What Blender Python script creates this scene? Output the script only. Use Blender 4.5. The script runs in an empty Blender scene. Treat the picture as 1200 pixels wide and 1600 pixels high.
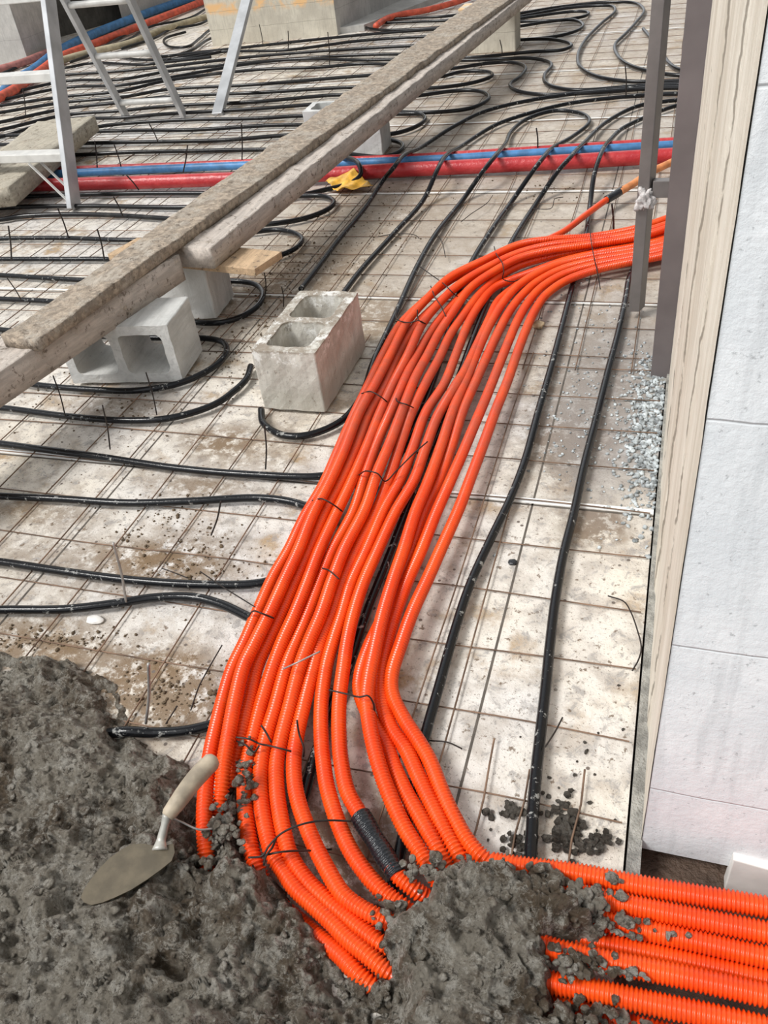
import bpy, math, random
import numpy as np
from mathutils import Vector, Matrix

S = bpy.context.scene
COL = S.collection
random.seed(7)

# ------------------------------------------------------------------ camera
CAM_H, FPX = 1.35, 1309.9
RM = np.array([[0.95153303, -0.09849602, 0.29134759],
               [0.28652346, 0.62814665, -0.72341972],
               [-0.11175505, 0.77183568, 0.62592371]])
cd = bpy.data.cameras.new('camera'); cam = bpy.data.objects.new('camera', cd); COL.objects.link(cam)
m4 = Matrix([list(RM[0]) + [0], list(RM[1]) + [0], list(RM[2]) + [CAM_H], [0, 0, 0, 1]])
cam.matrix_world = m4
cd.sensor_fit = 'VERTICAL'; cd.sensor_height = 32; cd.sensor_width = 24
cd.lens = FPX / 1600 * 32; cd.clip_start = 0.02
S.camera = cam

# ------------------------------------------------------------------ light
SUN_ENERGY, SUN_ANGLE = 3.1, 18
WORLD_BASE, LOBE_FRONT, LOBE_BACK, LOBE_TOP = 0.20, 1.35, 1.7, 0.22
S.view_settings.view_transform = 'Standard'
S.view_settings.look = 'None'
S.view_settings.gamma = 1
S.view_settings.use_curve_mapping = False
S.view_settings.exposure = -0.06

w = bpy.data.worlds.new('world'); S.world = w; w.use_nodes = True
nt = w.node_tree; nt.nodes.clear()
out = nt.nodes.new('ShaderNodeOutputWorld'); bg = nt.nodes.new('ShaderNodeBackground')
tc = nt.nodes.new('ShaderNodeTexCoord')
def lobe(direction, power, gain):
    d = Vector(direction).normalized()
    dot = nt.nodes.new('ShaderNodeVectorMath'); dot.operation = 'DOT_PRODUCT'
    nt.links.new(tc.outputs['Generated'], dot.inputs[0]); dot.inputs[1].default_value = d
    mx = nt.nodes.new('ShaderNodeMath'); mx.operation = 'MAXIMUM'; mx.inputs[1].default_value = 0
    nt.links.new(dot.outputs['Value'], mx.inputs[0])
    pw = nt.nodes.new('ShaderNodeMath'); pw.operation = 'POWER'; pw.inputs[1].default_value = power
    nt.links.new(mx.outputs[0], pw.inputs[0])
    ml = nt.nodes.new('ShaderNodeMath'); ml.operation = 'MULTIPLY'; ml.inputs[1].default_value = gain
    nt.links.new(pw.outputs[0], ml.inputs[0])
    return ml.outputs[0]
def addn(a, b):
    n = nt.nodes.new('ShaderNodeMath'); n.operation = 'ADD'
    nt.links.new(a, n.inputs[0])
    if isinstance(b, float): n.inputs[1].default_value = b
    else: nt.links.new(b, n.inputs[1])
    return n.outputs[0]
s_ = addn(lobe((-0.5, -0.9, 0.55), 3.0, LOBE_FRONT), lobe((-0.45, 0.9, 0.45), 8.0, LOBE_BACK))
s_ = addn(s_, lobe((0, 0, 1), 1.0, LOBE_TOP)); s_ = addn(s_, WORLD_BASE)
nt.links.new(s_, bg.inputs['Strength']); bg.inputs['Color'].default_value = (0.95, 0.975, 1.0, 1)
nt.links.new(bg.outputs[0], out.inputs[0])
sl = bpy.data.lights.new('daylight', 'SUN'); sl.energy = SUN_ENERGY; sl.angle = math.radians(SUN_ANGLE)
sl.color = (1.0, 0.98, 0.95)
so = bpy.data.objects.new('daylight', sl); COL.objects.link(so)
so.rotation_euler = Vector((0.58, 0.48, -1.0)).to_track_quat('-Z', 'Y').to_euler()

# ------------------------------------------------------------------ pixel -> world helpers
def ray(px, py):
    return RM @ np.array([(px - 600) / FPX, (800 - py) / FPX, -1.0])
def P(px, py, z=0.0):
    d = ray(px, py); t = (z - CAM_H) / d[2]
    return Vector((d[0] * t, d[1] * t, z))
def Q(px, py, ax, v):
    d = ray(px, py); o = np.array([0, 0, CAM_H]); t = (v - o[ax]) / d[ax]
    return Vector(o + d * t)

# ------------------------------------------------------------------ materials
class M:
    def __init__(s, name):
        s.m = bpy.data.materials.new(name); s.m.use_nodes = True
        s.t = s.m.node_tree; s.b = s.t.nodes['Principled BSDF']
        s.tc = s.t.nodes.new('ShaderNodeTexCoord').outputs['Object']
    def L(s, a, b): s.t.links.new(a, b)
    def val(s, sock, v):
        if hasattr(v, 'links'): s.L(v, sock)
        else: sock.default_value = v
    def noise(s, scale, detail=4, rough=.55, vec=None, dist=0.0, col=False):
        n = s.t.nodes.new('ShaderNodeTexNoise'); n.inputs['Scale'].default_value = scale
        n.inputs['Detail'].default_value = detail; n.inputs['Roughness'].default_value = rough
        n.inputs['Distortion'].default_value = dist
        s.L(vec if vec is not None else s.tc, n.inputs['Vector'])
        return n.outputs['Color' if col else 'Fac']
    def vor(s, scale, vec=None, feat='F1', out='Distance'):
        n = s.t.nodes.new('ShaderNodeTexVoronoi'); n.feature = feat
        n.inputs['Scale'].default_value = scale
        s.L(vec if vec is not None else s.tc, n.inputs['Vector'])
        return n.outputs[out]
    def ramp(s, f, a, b, lo=0.0, hi=1.0, smooth=True):
        n = s.t.nodes.new('ShaderNodeMapRange'); n.inputs['From Min'].default_value = a
        n.inputs['From Max'].default_value = b; n.inputs['To Min'].default_value = lo
        n.inputs['To Max'].default_value = hi
        if smooth: n.interpolation_type = 'SMOOTHSTEP'
        s.L(f, n.inputs['Value']); return n.outputs[0]
    def mix(s, f, a, b):
        n = s.t.nodes.new('ShaderNodeMix'); n.data_type = 'RGBA'
        s.val(n.inputs[0], f)
        for i, c in ((6, a), (7, b)):
            if isinstance(c, tuple): n.inputs[i].default_value = (c[0], c[1], c[2], 1)
            else: s.L(c, n.inputs[i])
        return n.outputs[2]
    def math(s, op, a, b=0.0):
        n = s.t.nodes.new('ShaderNodeMath'); n.operation = op
        s.val(n.inputs[0], a); s.val(n.inputs[1], b); return n.outputs[0]
    def map(s, scale=(1, 1, 1), loc=(0, 0, 0), rot=(0, 0, 0)):
        n = s.t.nodes.new('ShaderNodeMapping'); n.inputs['Scale'].default_value = scale
        n.inputs['Location'].default_value = loc; n.inputs['Rotation'].default_value = rot
        s.L(s.tc, n.inputs['Vector']); return n.outputs[0]
    def xyz(s):
        n = s.t.nodes.new('ShaderNodeSeparateXYZ'); s.L(s.tc, n.inputs[0]); return n.outputs
    def spot(s, cx, cy, rx, ry):
        """soft 1..0 blob of dirt on the ground around a point, rough-edged by noise"""
        x, y, z = s.xyz()
        a = s.math('DIVIDE', s.math('SUBTRACT', x, cx), rx); b = s.math('DIVIDE', s.math('SUBTRACT', y, cy), ry)
        d = s.math('SQRT', s.math('ADD', s.math('MULTIPLY', a, a), s.math('MULTIPLY', b, b)))
        return s.ramp(d, 1.0, 0.2)
    def color(s, c):
        if isinstance(c, tuple): s.b.inputs['Base Color'].default_value = (c[0], c[1], c[2], 1)
        else: s.L(c, s.b.inputs['Base Color'])
        return s
    def rough(s, v): s.val(s.b.inputs['Roughness'], v); return s
    def metal(s, v): s.val(s.b.inputs['Metallic'], v); return s
    def spec(s, v): s.b.inputs['Specular IOR Level'].default_value = v; return s
    def bump(s, h, strength=.5, dist=.01):
        n = s.t.nodes.new('ShaderNodeBump'); n.inputs['Strength'].default_value = strength
        n.inputs['Distance'].default_value = dist; s.L(h, n.inputs['Height'])
        s.L(n.outputs[0], s.b.inputs['Normal']); return s

def simple(name, c, r=.5, metal=0.0, var=.25, nscale=20, bump=.15, bd=.002):
    m = M(name); n = m.noise(nscale, 5)
    m.color(m.mix(m.ramp(n, .3, .7), tuple(v * (1 - var) for v in c), tuple(min(1, v * (1 + var)) for v in c)))
    m.rough(r).metal(metal).bump(m.noise(nscale * 6, 4), bump, bd)
    return m.m

# insulation board floor: off-white plastic faced board with dirt
def make_board():
    m = M('insulation_board')
    n1 = m.noise(1.1, 4, .6); n2 = m.noise(7, 6, .65); n3 = m.noise(45, 5, .7); n4 = m.noise(160, 3, .6)
    cream = m.mix(m.ramp(n1, .35, .65), (.70, .67, .64), (.78, .71, .60))
    cream = m.mix(m.ramp(m.noise(14, 5, .6), .40, .66, 0, .7), cream, (.43, .38, .33))
    # yellow-brown wash stains
    wash = m.math('MULTIPLY', m.ramp(n2, .5, .66), m.ramp(m.noise(2.3, 3), .42, .6))
    c = m.mix(m.math('MULTIPLY', wash, .85), cream, (.40, .26, .12))
    # grey scuffs
    c = m.mix(m.ramp(m.noise(28, 6, .75, dist=.6), .52, .64, 0, .75), c, (.33, .31, .295))
    # fine specks of dirt and mortar spatter
    c = m.mix(m.ramp(n3, .59, .66, 0, .9), c, (.16, .11, .07))
    c = m.mix(m.ramp(n4, .60, .68, 0, .7), c, (.17, .13, .10))
    # wet dirty patches
    for (px, py, rx, ry, g) in ((890, 690, .16, .22, 1.3), (930, 820, .12, .12, 1.2), (620, 480, .25, .3, .6), (620, 330, .5, .75, .6), (450, 430, .5, .6, 1.0), (480, 420, .3, .3, .8), (560, 500, .3, .4, .7), (240, 1080, .26, .2, 1.3), (340, 690, .2, .12, .9), (250, 880, .3, .12, .9), (200, 640, .4, .12, .6), (60, 800, .3, .1, .6), (300, 760, .25, .08, .7), (930, 600, .30, .8, .8),
                             (60, 1010, .35, .16, .9), (300, 860, .25, .2, .5), (130, 880, .5, .18, .5), (880, 1300, .12, .1, .5),
                             (520, 1330, .25, .25, .9), (800, 310, .3, .3, .4), (400, 700, .25, .3, .5)):
        p = P(px, py)
        f = m.math('MULTIPLY', m.spot(p.x, p.y, rx, ry), g)
        f = m.math('MULTIPLY', f, m.ramp(m.noise(22, 6, .75), .38, .54))
        c = m.mix(m.math('MINIMUM', f, .9), c, (.19, .12, .06))
    c = m.mix(m.math('MULTIPLY', m.ramp(m.math('ADD', m.spot(P(960, 620).x, P(960, 620).y, .34, .95), 0), 0, 1, 0, .65), 1.0), c, (.27, .255, .25))
    x_, y_, z_ = m.xyz()
    reg = m.math('MULTIPLY', m.ramp(y_, 2.0, 3.2), m.ramp(x_, -2.6, -1.3))
    c = m.mix(m.math('MULTIPLY', reg, m.ramp(m.noise(4, 5, .7), .3, .6, .35, .75)), c, (.36, .29, .22))
    # small dark droppings
    v = m.vor(26); f = m.math('MULTIPLY', m.ramp(v, .13, .09), m.ramp(m.noise(5, 2), .45, .55))
    c = m.mix(f, c, (.15, .12, .10))
    m.color(c).rough(m.ramp(n2, .3, .7, .35, .75))
    h = m.math('ADD', m.math('MULTIPLY', n3, .5), m.math('MULTIPLY', m.noise(120, 4, .7), .5))
    m.bump(h, .8, .006)
    return m.m
BOARD = make_board()

def make_concrete(name, c1, c2, lines=None, bump=.4, stain=None, speck=.5, mud=False):
    m = M(name)
    vs = m.map((1, 1, .25))
    c = m.mix(m.ramp(m.noise(5, 6, .65), .35, .65), c1, c2)
    st = m.noise(60, 3, .5, vec=m.map((1.2, 1.2, .12)))
    c = m.mix(m.ramp(st, .45, .7, 0, .35), c, tuple(v * .72 for v in c1))
    c = m.mix(m.ramp(m.noise(90, 4, .7), .62, .70, 0, speck), c, tuple(v * .38 for v in c1))
    if stain:
        x, y, z = m.xyz()
        zc, zh, col = stain
        b = m.math('MULTIPLY', m.ramp(m.math('ABSOLUTE', m.math('SUBTRACT', z, zc)), zh, zh * .3), m.ramp(m.noise(6, 4, dist=.4), .45, .6))
        c = m.mix(b, c, col)
    if mud:
        x, y, z = m.xyz()
        t = m.math('MULTIPLY', m.ramp(z, .188, .199), m.ramp(m.noise(16, 6, .75), .38, .55))
        c = m.mix(m.math('MULTIPLY', t, .8), c, (.24, .19, .14))
        t = m.math('MULTIPLY', m.ramp(z, .14, .17), m.ramp(m.noise(14, 6, .8), .50, .58))
        c = m.mix(m.math('MULTIPLY', t, .8), c, (.78, .77, .74))
        t = m.math('MULTIPLY', m.ramp(z, .09, .05), m.ramp(m.noise(10, 5, .7), .3, .6))
        c = m.mix(m.math('MULTIPLY', t, .6), c, (.36, .34, .28))
        c = m.mix(m.math('MULTIPLY', m.ramp(m.noise(19, 6, .8), .60, .66), .7), c, (.22, .18, .14))
    hh = m.noise(80, 6, .7)
    if lines:
        x, y, z = m.xyz(); f = None
        wob = m.math('MULTIPLY', m.noise(7, 3), .012)
        for zl in lines:
            g = m.ramp(m.math('ABSOLUTE', m.math('SUBTRACT', m.math('ADD', z, wob), zl + .006)), .0025, .0)
            f = g if f is None else m.math('MAXIMUM', f, g)
        c = m.mix(m.math('MULTIPLY', f, .5), c, tuple(v * .45 for v in c1))
        hh = m.math('SUBTRACT', hh, f)
    m.color(c).rough(.85).bump(hh, bump, .004)
    return m.m
CONC_WHITE = make_concrete('pale_column_concrete', (.74, .77, .79), (.86, .88, .89), lines=(.165, .494, .84, 1.16))
CONC_BLOCK = make_concrete('block_concrete', (.52, .52, .50), (.66, .66, .64), bump=.6)
CONC_BLOCK2 = make_concrete('dirty_block_concrete', (.46, .43, .38), (.68, .66, .60), bump=.7, mud=True)
CONC_BACK = make_concrete('board_marked_concrete', (.50, .46, .38), (.64, .60, .50), lines=(.13, .27, .40, .55), stain=(.29, .07, (.80, .50, .24)))
CONC_GREY = make_concrete('grey_concrete', (.40, .39, .37), (.52, .51, .48), lines=(.2, .5, .8))
CONC_DARK = make_concrete('shaded_dark_concrete', (.06, .055, .05), (.10, .095, .085))  # near-black tone holds the far recess's shade; low block shares it
def make_plaster():
    m = M('formed_side_concrete')
    n = m.noise(6, 6, .7, vec=m.map((1, 2.2, .35)))
    c = m.mix(m.ramp(n, .35, .68), (.60, .54, .44), (.80, .75, .65))
    c = m.mix(m.ramp(m.noise(70, 3, .6, vec=m.map((1, 1.5, .1))), .5, .75, 0, .3), c, (.52, .46, .37))
    c = m.mix(m.ramp(m.noise(110, 4, .7), .66, .72, 0, .6), c, (.25, .22, .18))
    x, y, z = m.xyz()
    w1 = m.math('MULTIPLY', m.math('SUBTRACT', m.noise(4, 5, .7, vec=m.map((0, 0, 1))), .5), .10)
    for yc, wd, lo in ((1.02, .007, .40), (1.38, .011, .36), (1.75, .012, .5)):
        d = m.math('ABSOLUTE', m.math('SUBTRACT', m.math('ADD', y, w1), yc))
        f = m.math('MULTIPLY', m.ramp(d, wd, wd * .35), m.ramp(m.noise(9, 5, .75, vec=m.map((1, 1, 1), loc=(0, yc, 0))), lo, lo + .12))
        c = m.mix(m.math('MULTIPLY', f, .8), c, (.20, .17, .13))
    m.color(c).rough(.9).bump(m.noise(60, 6, .75), .5, .006); return m.m
PLASTER = make_plaster()

def make_orange():
    m = M('orange_conduit_plastic')
    c = m.mix(m.ramp(m.noise(9, 3), .35, .65), (.80, .058, .006), (.88, .088, .008))
    c = m.mix(m.ramp(m.noise(60, 5, .7), .55, .75, 0, .4), c, (.50, .12, .06))
    x, y, z = m.xyz()
    dust = m.math('MULTIPLY', m.ramp(y, 1.45, 1.95), m.ramp(y, 2.75, 2.3))
    c = m.mix(m.math('MULTIPLY', dust, m.ramp(m.noise(13, 5, .7), .3, .65, .35, .85)), c, (.46, .085, .045))
    m.color(c).rough(.28).spec(.4); return m.m
ORANGE = make_orange()
def make_black():
    m = M('black_pipe_plastic')
    f = m.ramp(m.noise(38, 5, .7, vec=m.map((1, 1, 1))), .60, .66, 0, .75)
    c = m.mix(f, (.006, .0065, .008), (.38, .38, .36))
    m.color(c).rough(m.math('ADD', m.math('MULTIPLY', f, .4), .20)).spec(.30).bump(m.noise(90, 4), .25, .002); return m.m
BLACK = make_black()
def make_farblack():
    m = M('dusty_black_pipe_plastic')
    f = m.ramp(m.noise(8, 5, .7), .55, .75, 0, .5)
    m.color(m.mix(f, (.006, .006, .007), (.07, .068, .06))).rough(.22).spec(.32); return m.m
FARBLACK = make_farblack()
def make_red():
    m = M('red_foil_wrapped_insulation')
    c = m.mix(m.ramp(m.noise(12, 5, .7), .35, .7), (.42, .022, .028), (.56, .055, .055))
    m.color(c).rough(.3).bump(m.noise(60, 4, .6), .5, .006); return m.m
RED = make_red()
BLUE = simple('blue_insulation', (.06, .20, .42), .45)
ORANGERED = simple('orange_red_insulation', (.62, .10, .05), .5)
PINKPIPE = simple('dull_pink_insulation', (.40, .16, .14), .6)
BROWNORANGE = simple('pale_orange_insulation', (.75, .28, .10), .6)
TAN = simple('tan_conduit_plastic', (.36, .31, .21), .6)
TAPE = simple('black_glossy_tape', (.012, .013, .016), .16, bump=.5, bd=.004, nscale=30)
WIRE = simple('dark_annealed_wire', (.035, .028, .025), .5, metal=.6)
WIRE_RUST = simple('rusty_mesh_wire', (.19, .12, .08), .65, metal=.3, nscale=14, var=.5)
WIRE_GREY = simple('galvanised_wire', (.38, .36, .34), .45, metal=.5)
ALU = simple('dull_aluminium', (.50, .51, .52), .42, metal=.35, var=.15, nscale=8)
ALU_WHITE = simple('pale_aluminium_tread', (.62, .61, .58), .5, metal=.1, var=.12, nscale=15)
STEEL = simple('brown_grey_primed_steel', (.155, .135, .135), .48, metal=.25, var=.12, nscale=7, bump=.08)
STEEL2 = simple('grey_steel_tube', (.23, .21, .20), .42, metal=.45, var=.14, nscale=9, bump=.08)
FOAM = simple('dried_white_foam', (.72, .68, .66), .9, nscale=90, bump=.6, bd=.01)
WOODH = simple('grimy_wooden_handle', (.37, .31, .23), .6, nscale=25, var=.3)
BLADE = simple('mortar_filmed_steel_blade', (.115, .094, .062), .5, metal=.15, nscale=30, var=.22)
SHANK = simple('grey_trowel_shank', (.42, .41, .37), .45, metal=.3)
YELLOW = simple('yellow_plastic_sheet', (.75, .42, .06), .4, nscale=30, var=.3)
WHITEBOARD = simple('white_rigid_foam', (.80, .78, .74), .6, var=.06)
PEBBLE = simple('tan_stone', (.55, .42, .27), .8, nscale=60)
GRAVEL = simple('grey_gravel', (.38, .41, .42), .8, nscale=50, var=.6)
LIP = simple('white_board_edge', (.88, .88, .86), .4, var=.08)
JOINTDARK = simple('dirty_board_side', (.10, .085, .07), .8)
SUB = simple('brown_wet_subfloor', (.13, .085, .06), .7, nscale=12, var=.45, bump=.6, bd=.02)
EDGE = simple('grey_edge_mortar', (.34, .33, .30), .85, nscale=40, var=.35, bump=.8, bd=.01)

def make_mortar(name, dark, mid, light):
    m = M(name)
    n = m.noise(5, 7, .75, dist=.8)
    c = m.mix(m.ramp(n, .42, .56), dark, mid)  # wet and dry patches, whose dark tone also stands in for crevice shade
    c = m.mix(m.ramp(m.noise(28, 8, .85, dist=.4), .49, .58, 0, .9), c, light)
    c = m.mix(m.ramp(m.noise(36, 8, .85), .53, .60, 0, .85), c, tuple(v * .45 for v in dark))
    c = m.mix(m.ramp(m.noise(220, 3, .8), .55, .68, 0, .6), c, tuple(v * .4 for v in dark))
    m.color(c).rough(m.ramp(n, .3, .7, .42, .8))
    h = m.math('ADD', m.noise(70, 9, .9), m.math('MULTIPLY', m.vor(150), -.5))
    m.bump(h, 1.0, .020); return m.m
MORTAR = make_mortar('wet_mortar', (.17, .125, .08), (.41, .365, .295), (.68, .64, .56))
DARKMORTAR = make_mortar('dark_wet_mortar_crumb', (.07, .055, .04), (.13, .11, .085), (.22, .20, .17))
def make_board_mud(name, wood, mud, t):
    m = M(name)
    g = m.noise(5, 5, .6, vec=m.map((14, 1, 14), rot=(0, 0, 0)))
    wd = m.mix(m.ramp(g, .35, .7), tuple(v * .72 for v in wood), wood)
    f = m.ramp(m.noise(11, 6, .7), t, t + .16)
    c = m.mix(f, wd, m.mix(m.ramp(m.noise(40, 5, .7), .4, .65), mud, tuple(v * 1.9 for v in mud)))
    c = m.mix(m.ramp(m.noise(32, 6, .8), .55, .63, 0, .8), c, (.12, .09, .065))
    m.color(c).rough(.85).bump(m.math('ADD', m.noise(30, 6, .7), m.math('MULTIPLY', f, .5)), .7, .008); return m.m
BEAM_WOOD = make_board_mud('weathered_beam_wood', (.60, .53, .47), (.28, .23, .18), .56)
BEAM_MUD = make_board_mud('mud_caked_board', (.47, .41, .34), (.24, .195, .15), .38)
TIMBER = make_board_mud('dusty_timber', (.52, .47, .38), (.30, .26, .20), .52)
OFFCUT = make_board_mud('raw_pine_offcut', (.60, .42, .26), (.30, .20, .12), .58)

# ------------------------------------------------------------------ object helpers
def mesh_obj(name, verts, faces, mat, parent=None, smooth=True, mats=None, mi=None):
    me = bpy.data.meshes.new(name)
    me.from_pydata([tuple(v) for v in verts], [], [tuple(f) for f in faces])
    for mm in (mats or [mat]): me.materials.append(mm)
    if mi is not None: me.polygons.foreach_set('material_index', mi)
    if smooth: me.polygons.foreach_set('use_smooth', [True] * len(me.polygons))
    me.update()
    o = bpy.data.objects.new(name, me); COL.objects.link(o)
    if parent: o.parent = parent; o.matrix_parent_inverse = parent.matrix_basis.inverted()
    return o
def tag(o, label, cat=None, group=None, kind=None):
    o['label'] = label
    if cat: o['category'] = cat
    if group: o['group'] = group
    if kind: o['kind'] = kind
    return o
def empty(name, loc, label, cat, group=None):
    o = bpy.data.objects.new(name, None); o.location = loc; o.empty_display_size = .05; COL.objects.link(o)
    return tag(o, label, cat, group)

def spline(pts, step):
    """Catmull-Rom through world points, resampled at an even step"""
    p = np.array([list(q) for q in pts], float)
    if len(p) == 2: dense = np.linspace(p[0], p[1], 20)
    else:
        e = np.vstack([2 * p[0] - p[1], p, 2 * p[-1] - p[-2]]); d = []
        for i in range(1, len(e) - 2):
            p0, p1, p2, p3 = e[i - 1], e[i], e[i + 1], e[i + 2]
            t0 = 0; t1 = t0 + max(np.linalg.norm(p1 - p0), 1e-6) ** .5
            t2 = t1 + max(np.linalg.norm(p2 - p1), 1e-6) ** .5; t3 = t2 + max(np.linalg.norm(p3 - p2), 1e-6) ** .5
            t = np.linspace(t1, t2, 24, endpoint=False)[:, None]
            A1 = (t1 - t) / (t1 - t0) * p0 + (t - t0) / (t1 - t0) * p1
            A2 = (t2 - t) / (t2 - t1) * p1 + (t - t1) / (t2 - t1) * p2
            A3 = (t3 - t) / (t3 - t2) * p2 + (t - t2) / (t3 - t2) * p3
            B1 = (t2 - t) / (t2 - t0) * A1 + (t - t0) / (t2 - t0) * A2
            B2 = (t3 - t) / (t3 - t1) * A2 + (t - t1) / (t3 - t1) * A3
            d.append((t2 - t) / (t2 - t1) * B1 + (t - t1) / (t2 - t1) * B2)
        d.append(p[-1:]); dense = np.vstack(d)
    for _ in range(2):
        dense[1:-1] = dense[1:-1] * .5 + (dense[:-2] + dense[2:]) * .25
    L = np.concatenate([[0], np.cumsum(np.linalg.norm(np.diff(dense, axis=0), axis=1))])
    n = max(2, int(L[-1] / step) + 1); s = np.linspace(0, L[-1], n)
    return np.stack([np.interp(s, L, dense[:, k]) for k in range(3)], 1)
def tube_geo(path, radii, sides):
    t = np.gradient(path, axis=0); t /= np.linalg.norm(t, axis=1)[:, None] + 1e-12
    up = np.array([0, 0, 1.0]); s = np.cross(t, up); ln = np.linalg.norm(s, axis=1)
    bad = ln < .15; s[bad] = np.cross(t[bad], np.array([0, 1.0, 0.1])); s /= np.linalg.norm(s, axis=1)[:, None]
    u = np.cross(s, t)
    a = np.linspace(0, 2 * np.pi, sides, endpoint=False)
    v = path[:, None, :] + radii[:, None, None] * (np.cos(a)[None, :, None] * s[:, None, :] + np.sin(a)[None, :, None] * u[:, None, :])
    n = len(path); v = v.reshape(-1, 3)
    i = np.arange(n - 1)[:, None] * sides; j = np.arange(sides)[None, :]; k = (j + 1) % sides
    f = np.stack([i + j, i + k, i + sides + k, i + sides + j], -1).reshape(-1, 4)
    return v, f
def quad_mesh(name, v, f, mat, parent=None, caps=None, smooth=True):
    me = bpy.data.meshes.new(name)
    nv, nf = len(v), len(f); ncap = 0 if not caps else 2
    me.vertices.add(nv); me.vertices.foreach_set('co', np.asarray(v, np.float32).ravel())
    loops = f.ravel(); starts = np.arange(nf) * 4
    if caps:
        c1 = np.arange(caps)[::-1]; c2 = np.arange(nv - caps, nv)
        starts = np.concatenate([starts, [nf * 4, nf * 4 + caps]]); loops = np.concatenate([loops, c1, c2])
    me.loops.add(len(loops)); me.loops.foreach_set('vertex_index', loops.astype(np.int32))
    me.polygons.add(nf + ncap); me.polygons.foreach_set('loop_start', starts.astype(np.int32))
    me.update(calc_edges=True); me.validate()
    me.polygons.foreach_set('use_smooth', [smooth] * len(me.polygons))
    me.materials.append(mat)
    o = bpy.data.objects.new(name, me); COL.objects.link(o)
    if parent: o.parent = parent; o.matrix_parent_inverse = parent.matrix_basis.inverted()
    return o
def tube(name, pts, r, mat, step=.01, sides=10, parent=None, corr=False, pitch=.0064, depth=.0032):
    if corr:
        path = spline(pts, pitch / 4); k = np.arange(len(path)) % 4
        radii = np.where(k < 2, r, r - depth)
    else:
        path = spline(pts, step); radii = np.full(len(path), r)
    v, f = tube_geo(path, radii, sides)
    return quad_mesh(name, v, f, mat, parent, caps=sides)
def merge_geo(parts):
    V = []; F = []; o = 0
    for v, f in parts:
        V.append(np.asarray(v)); F.append(np.asarray(f) + o); o += len(v)
    return np.vstack(V), np.vstack(F)
BOXF = [(0, 3, 2, 1), (4, 5, 6, 7), (0, 1, 5, 4), (1, 2, 6, 5), (2, 3, 7, 6), (3, 0, 4, 7)]
def box_pts(b, z0, z1):
    """b: four ground corners counter-clockwise"""
    return [(p[0], p[1], z0) for p in b] + [(p[0], p[1], z1) for p in b]
def box(name, x0, x1, y0, y1, z0, z1, mat, parent=None, bev=0.0):
    o = mesh_obj(name, box_pts([(x0, y0), (x1, y0), (x1, y1), (x0, y1)], z0, z1), BOXF, mat, parent, smooth=False)
    if bev: bevel(o, bev)
    return o
def bevel(o, wdt, seg=2):
    b = o.modifiers.new('bevel', 'BEVEL'); b.width = wdt; b.segments = seg; b.limit_method = 'ANGLE'
def bar_geo(a, b, w_, t_, side=None):
    """rectangular bar from a to b; w_ along 'side', t_ along the other"""
    a = np.array(a, float); b = np.array(b, float); d = b - a; d /= np.linalg.norm(d)
    s = np.array(side if side is not None else (1, 0, 0), float); s -= d * s.dot(d); s /= np.linalg.norm(s)
    u = np.cross(s, d); v = []
    for p in (a, b):
        for sx, sy in ((-1, -1), (1, -1), (1, 1), (-1, 1)): v.append(p + s * sx * w_ / 2 + u * sy * t_ / 2)
    return np.array(v), np.array([(0, 1, 2, 3), (7, 6, 5, 4), (0, 4, 5, 1), (1, 5, 6, 2), (2, 6, 7, 3), (3, 7, 4, 0)])
def bar(name, a, b, w_, t_, mat, parent=None, side=None, bev=.002):
    v, f = bar_geo(a, b, w_, t_, side)
    o = mesh_obj(name, v, f, mat, parent, smooth=False); bevel(o, bev); return o

# numpy noise for modelled lumps
def hash2(ix, iy, k):
    h = (ix * 374761393 + iy * 668265263 + k * 1442695041) & 0xFFFFFFFF
    h = ((h ^ (h >> 13)) * 1274126177) & 0xFFFFFFFF
    return ((h ^ (h >> 16)) & 0xFFFF) / 65535.0
def vnoise(x, y, k=0):
    ix = np.floor(x).astype(np.int64); iy = np.floor(y).astype(np.int64); fx = x - ix; fy = y - iy
    fx = fx * fx * fx * (fx * (fx * 6 - 15) + 10); fy = fy * fy * fy * (fy * (fy * 6 - 15) + 10)
    a = hash2(ix, iy, k); b = hash2(ix + 1, iy, k); c = hash2(ix, iy + 1, k); d = hash2(ix + 1, iy + 1, k)
    return (a + (b - a) * fx) * (1 - fy) + (c + (d - c) * fx) * fy
def fbm(x, y, o=4, k=0):
    s = 0; a = .5; n = 0
    for i in range(o):
        s = s + a * vnoise(x * 2 ** i, y * 2 ** i, k + i); n += a; a *= .5
    return s / n
def worley(x, y, k=0):
    ix = np.floor(x).astype(np.int64); iy = np.floor(y).astype(np.int64); best = np.full(x.shape, 9.0)
    for dx in (-1, 0, 1):
        for dy in (-1, 0, 1):
            cx = ix + dx + hash2(ix + dx, iy + dy, k); cy = iy + dy + hash2(ix + dx, iy + dy, k + 5)
            best = np.minimum(best, (cx - x) ** 2 + (cy - y) ** 2)
    return np.sqrt(best)
def poly_sd(X, Y, poly):
    """signed distance to a polygon, positive inside"""
    d = np.full(X.shape, 1e9); ins = np.zeros(X.shape, bool); n = len(poly)
    for i in range(n):
        ax, ay = poly[i]; bx, by = poly[(i + 1) % n]
        ex, ey = bx - ax, by - ay; t = np.clip(((X - ax) * ex + (Y - ay) * ey) / (ex * ex + ey * ey + 1e-12), 0, 1)
        d = np.minimum(d, (X - ax - ex * t) ** 2 + (Y - ay - ey * t) ** 2)
        c = ((ay > Y) != (by > Y)) & (X < (bx - ax) * (Y - ay) / (by - ay + 1e-12) + ax)
        ins ^= c
    d = np.sqrt(d); return np.where(ins, d, -d)

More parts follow.
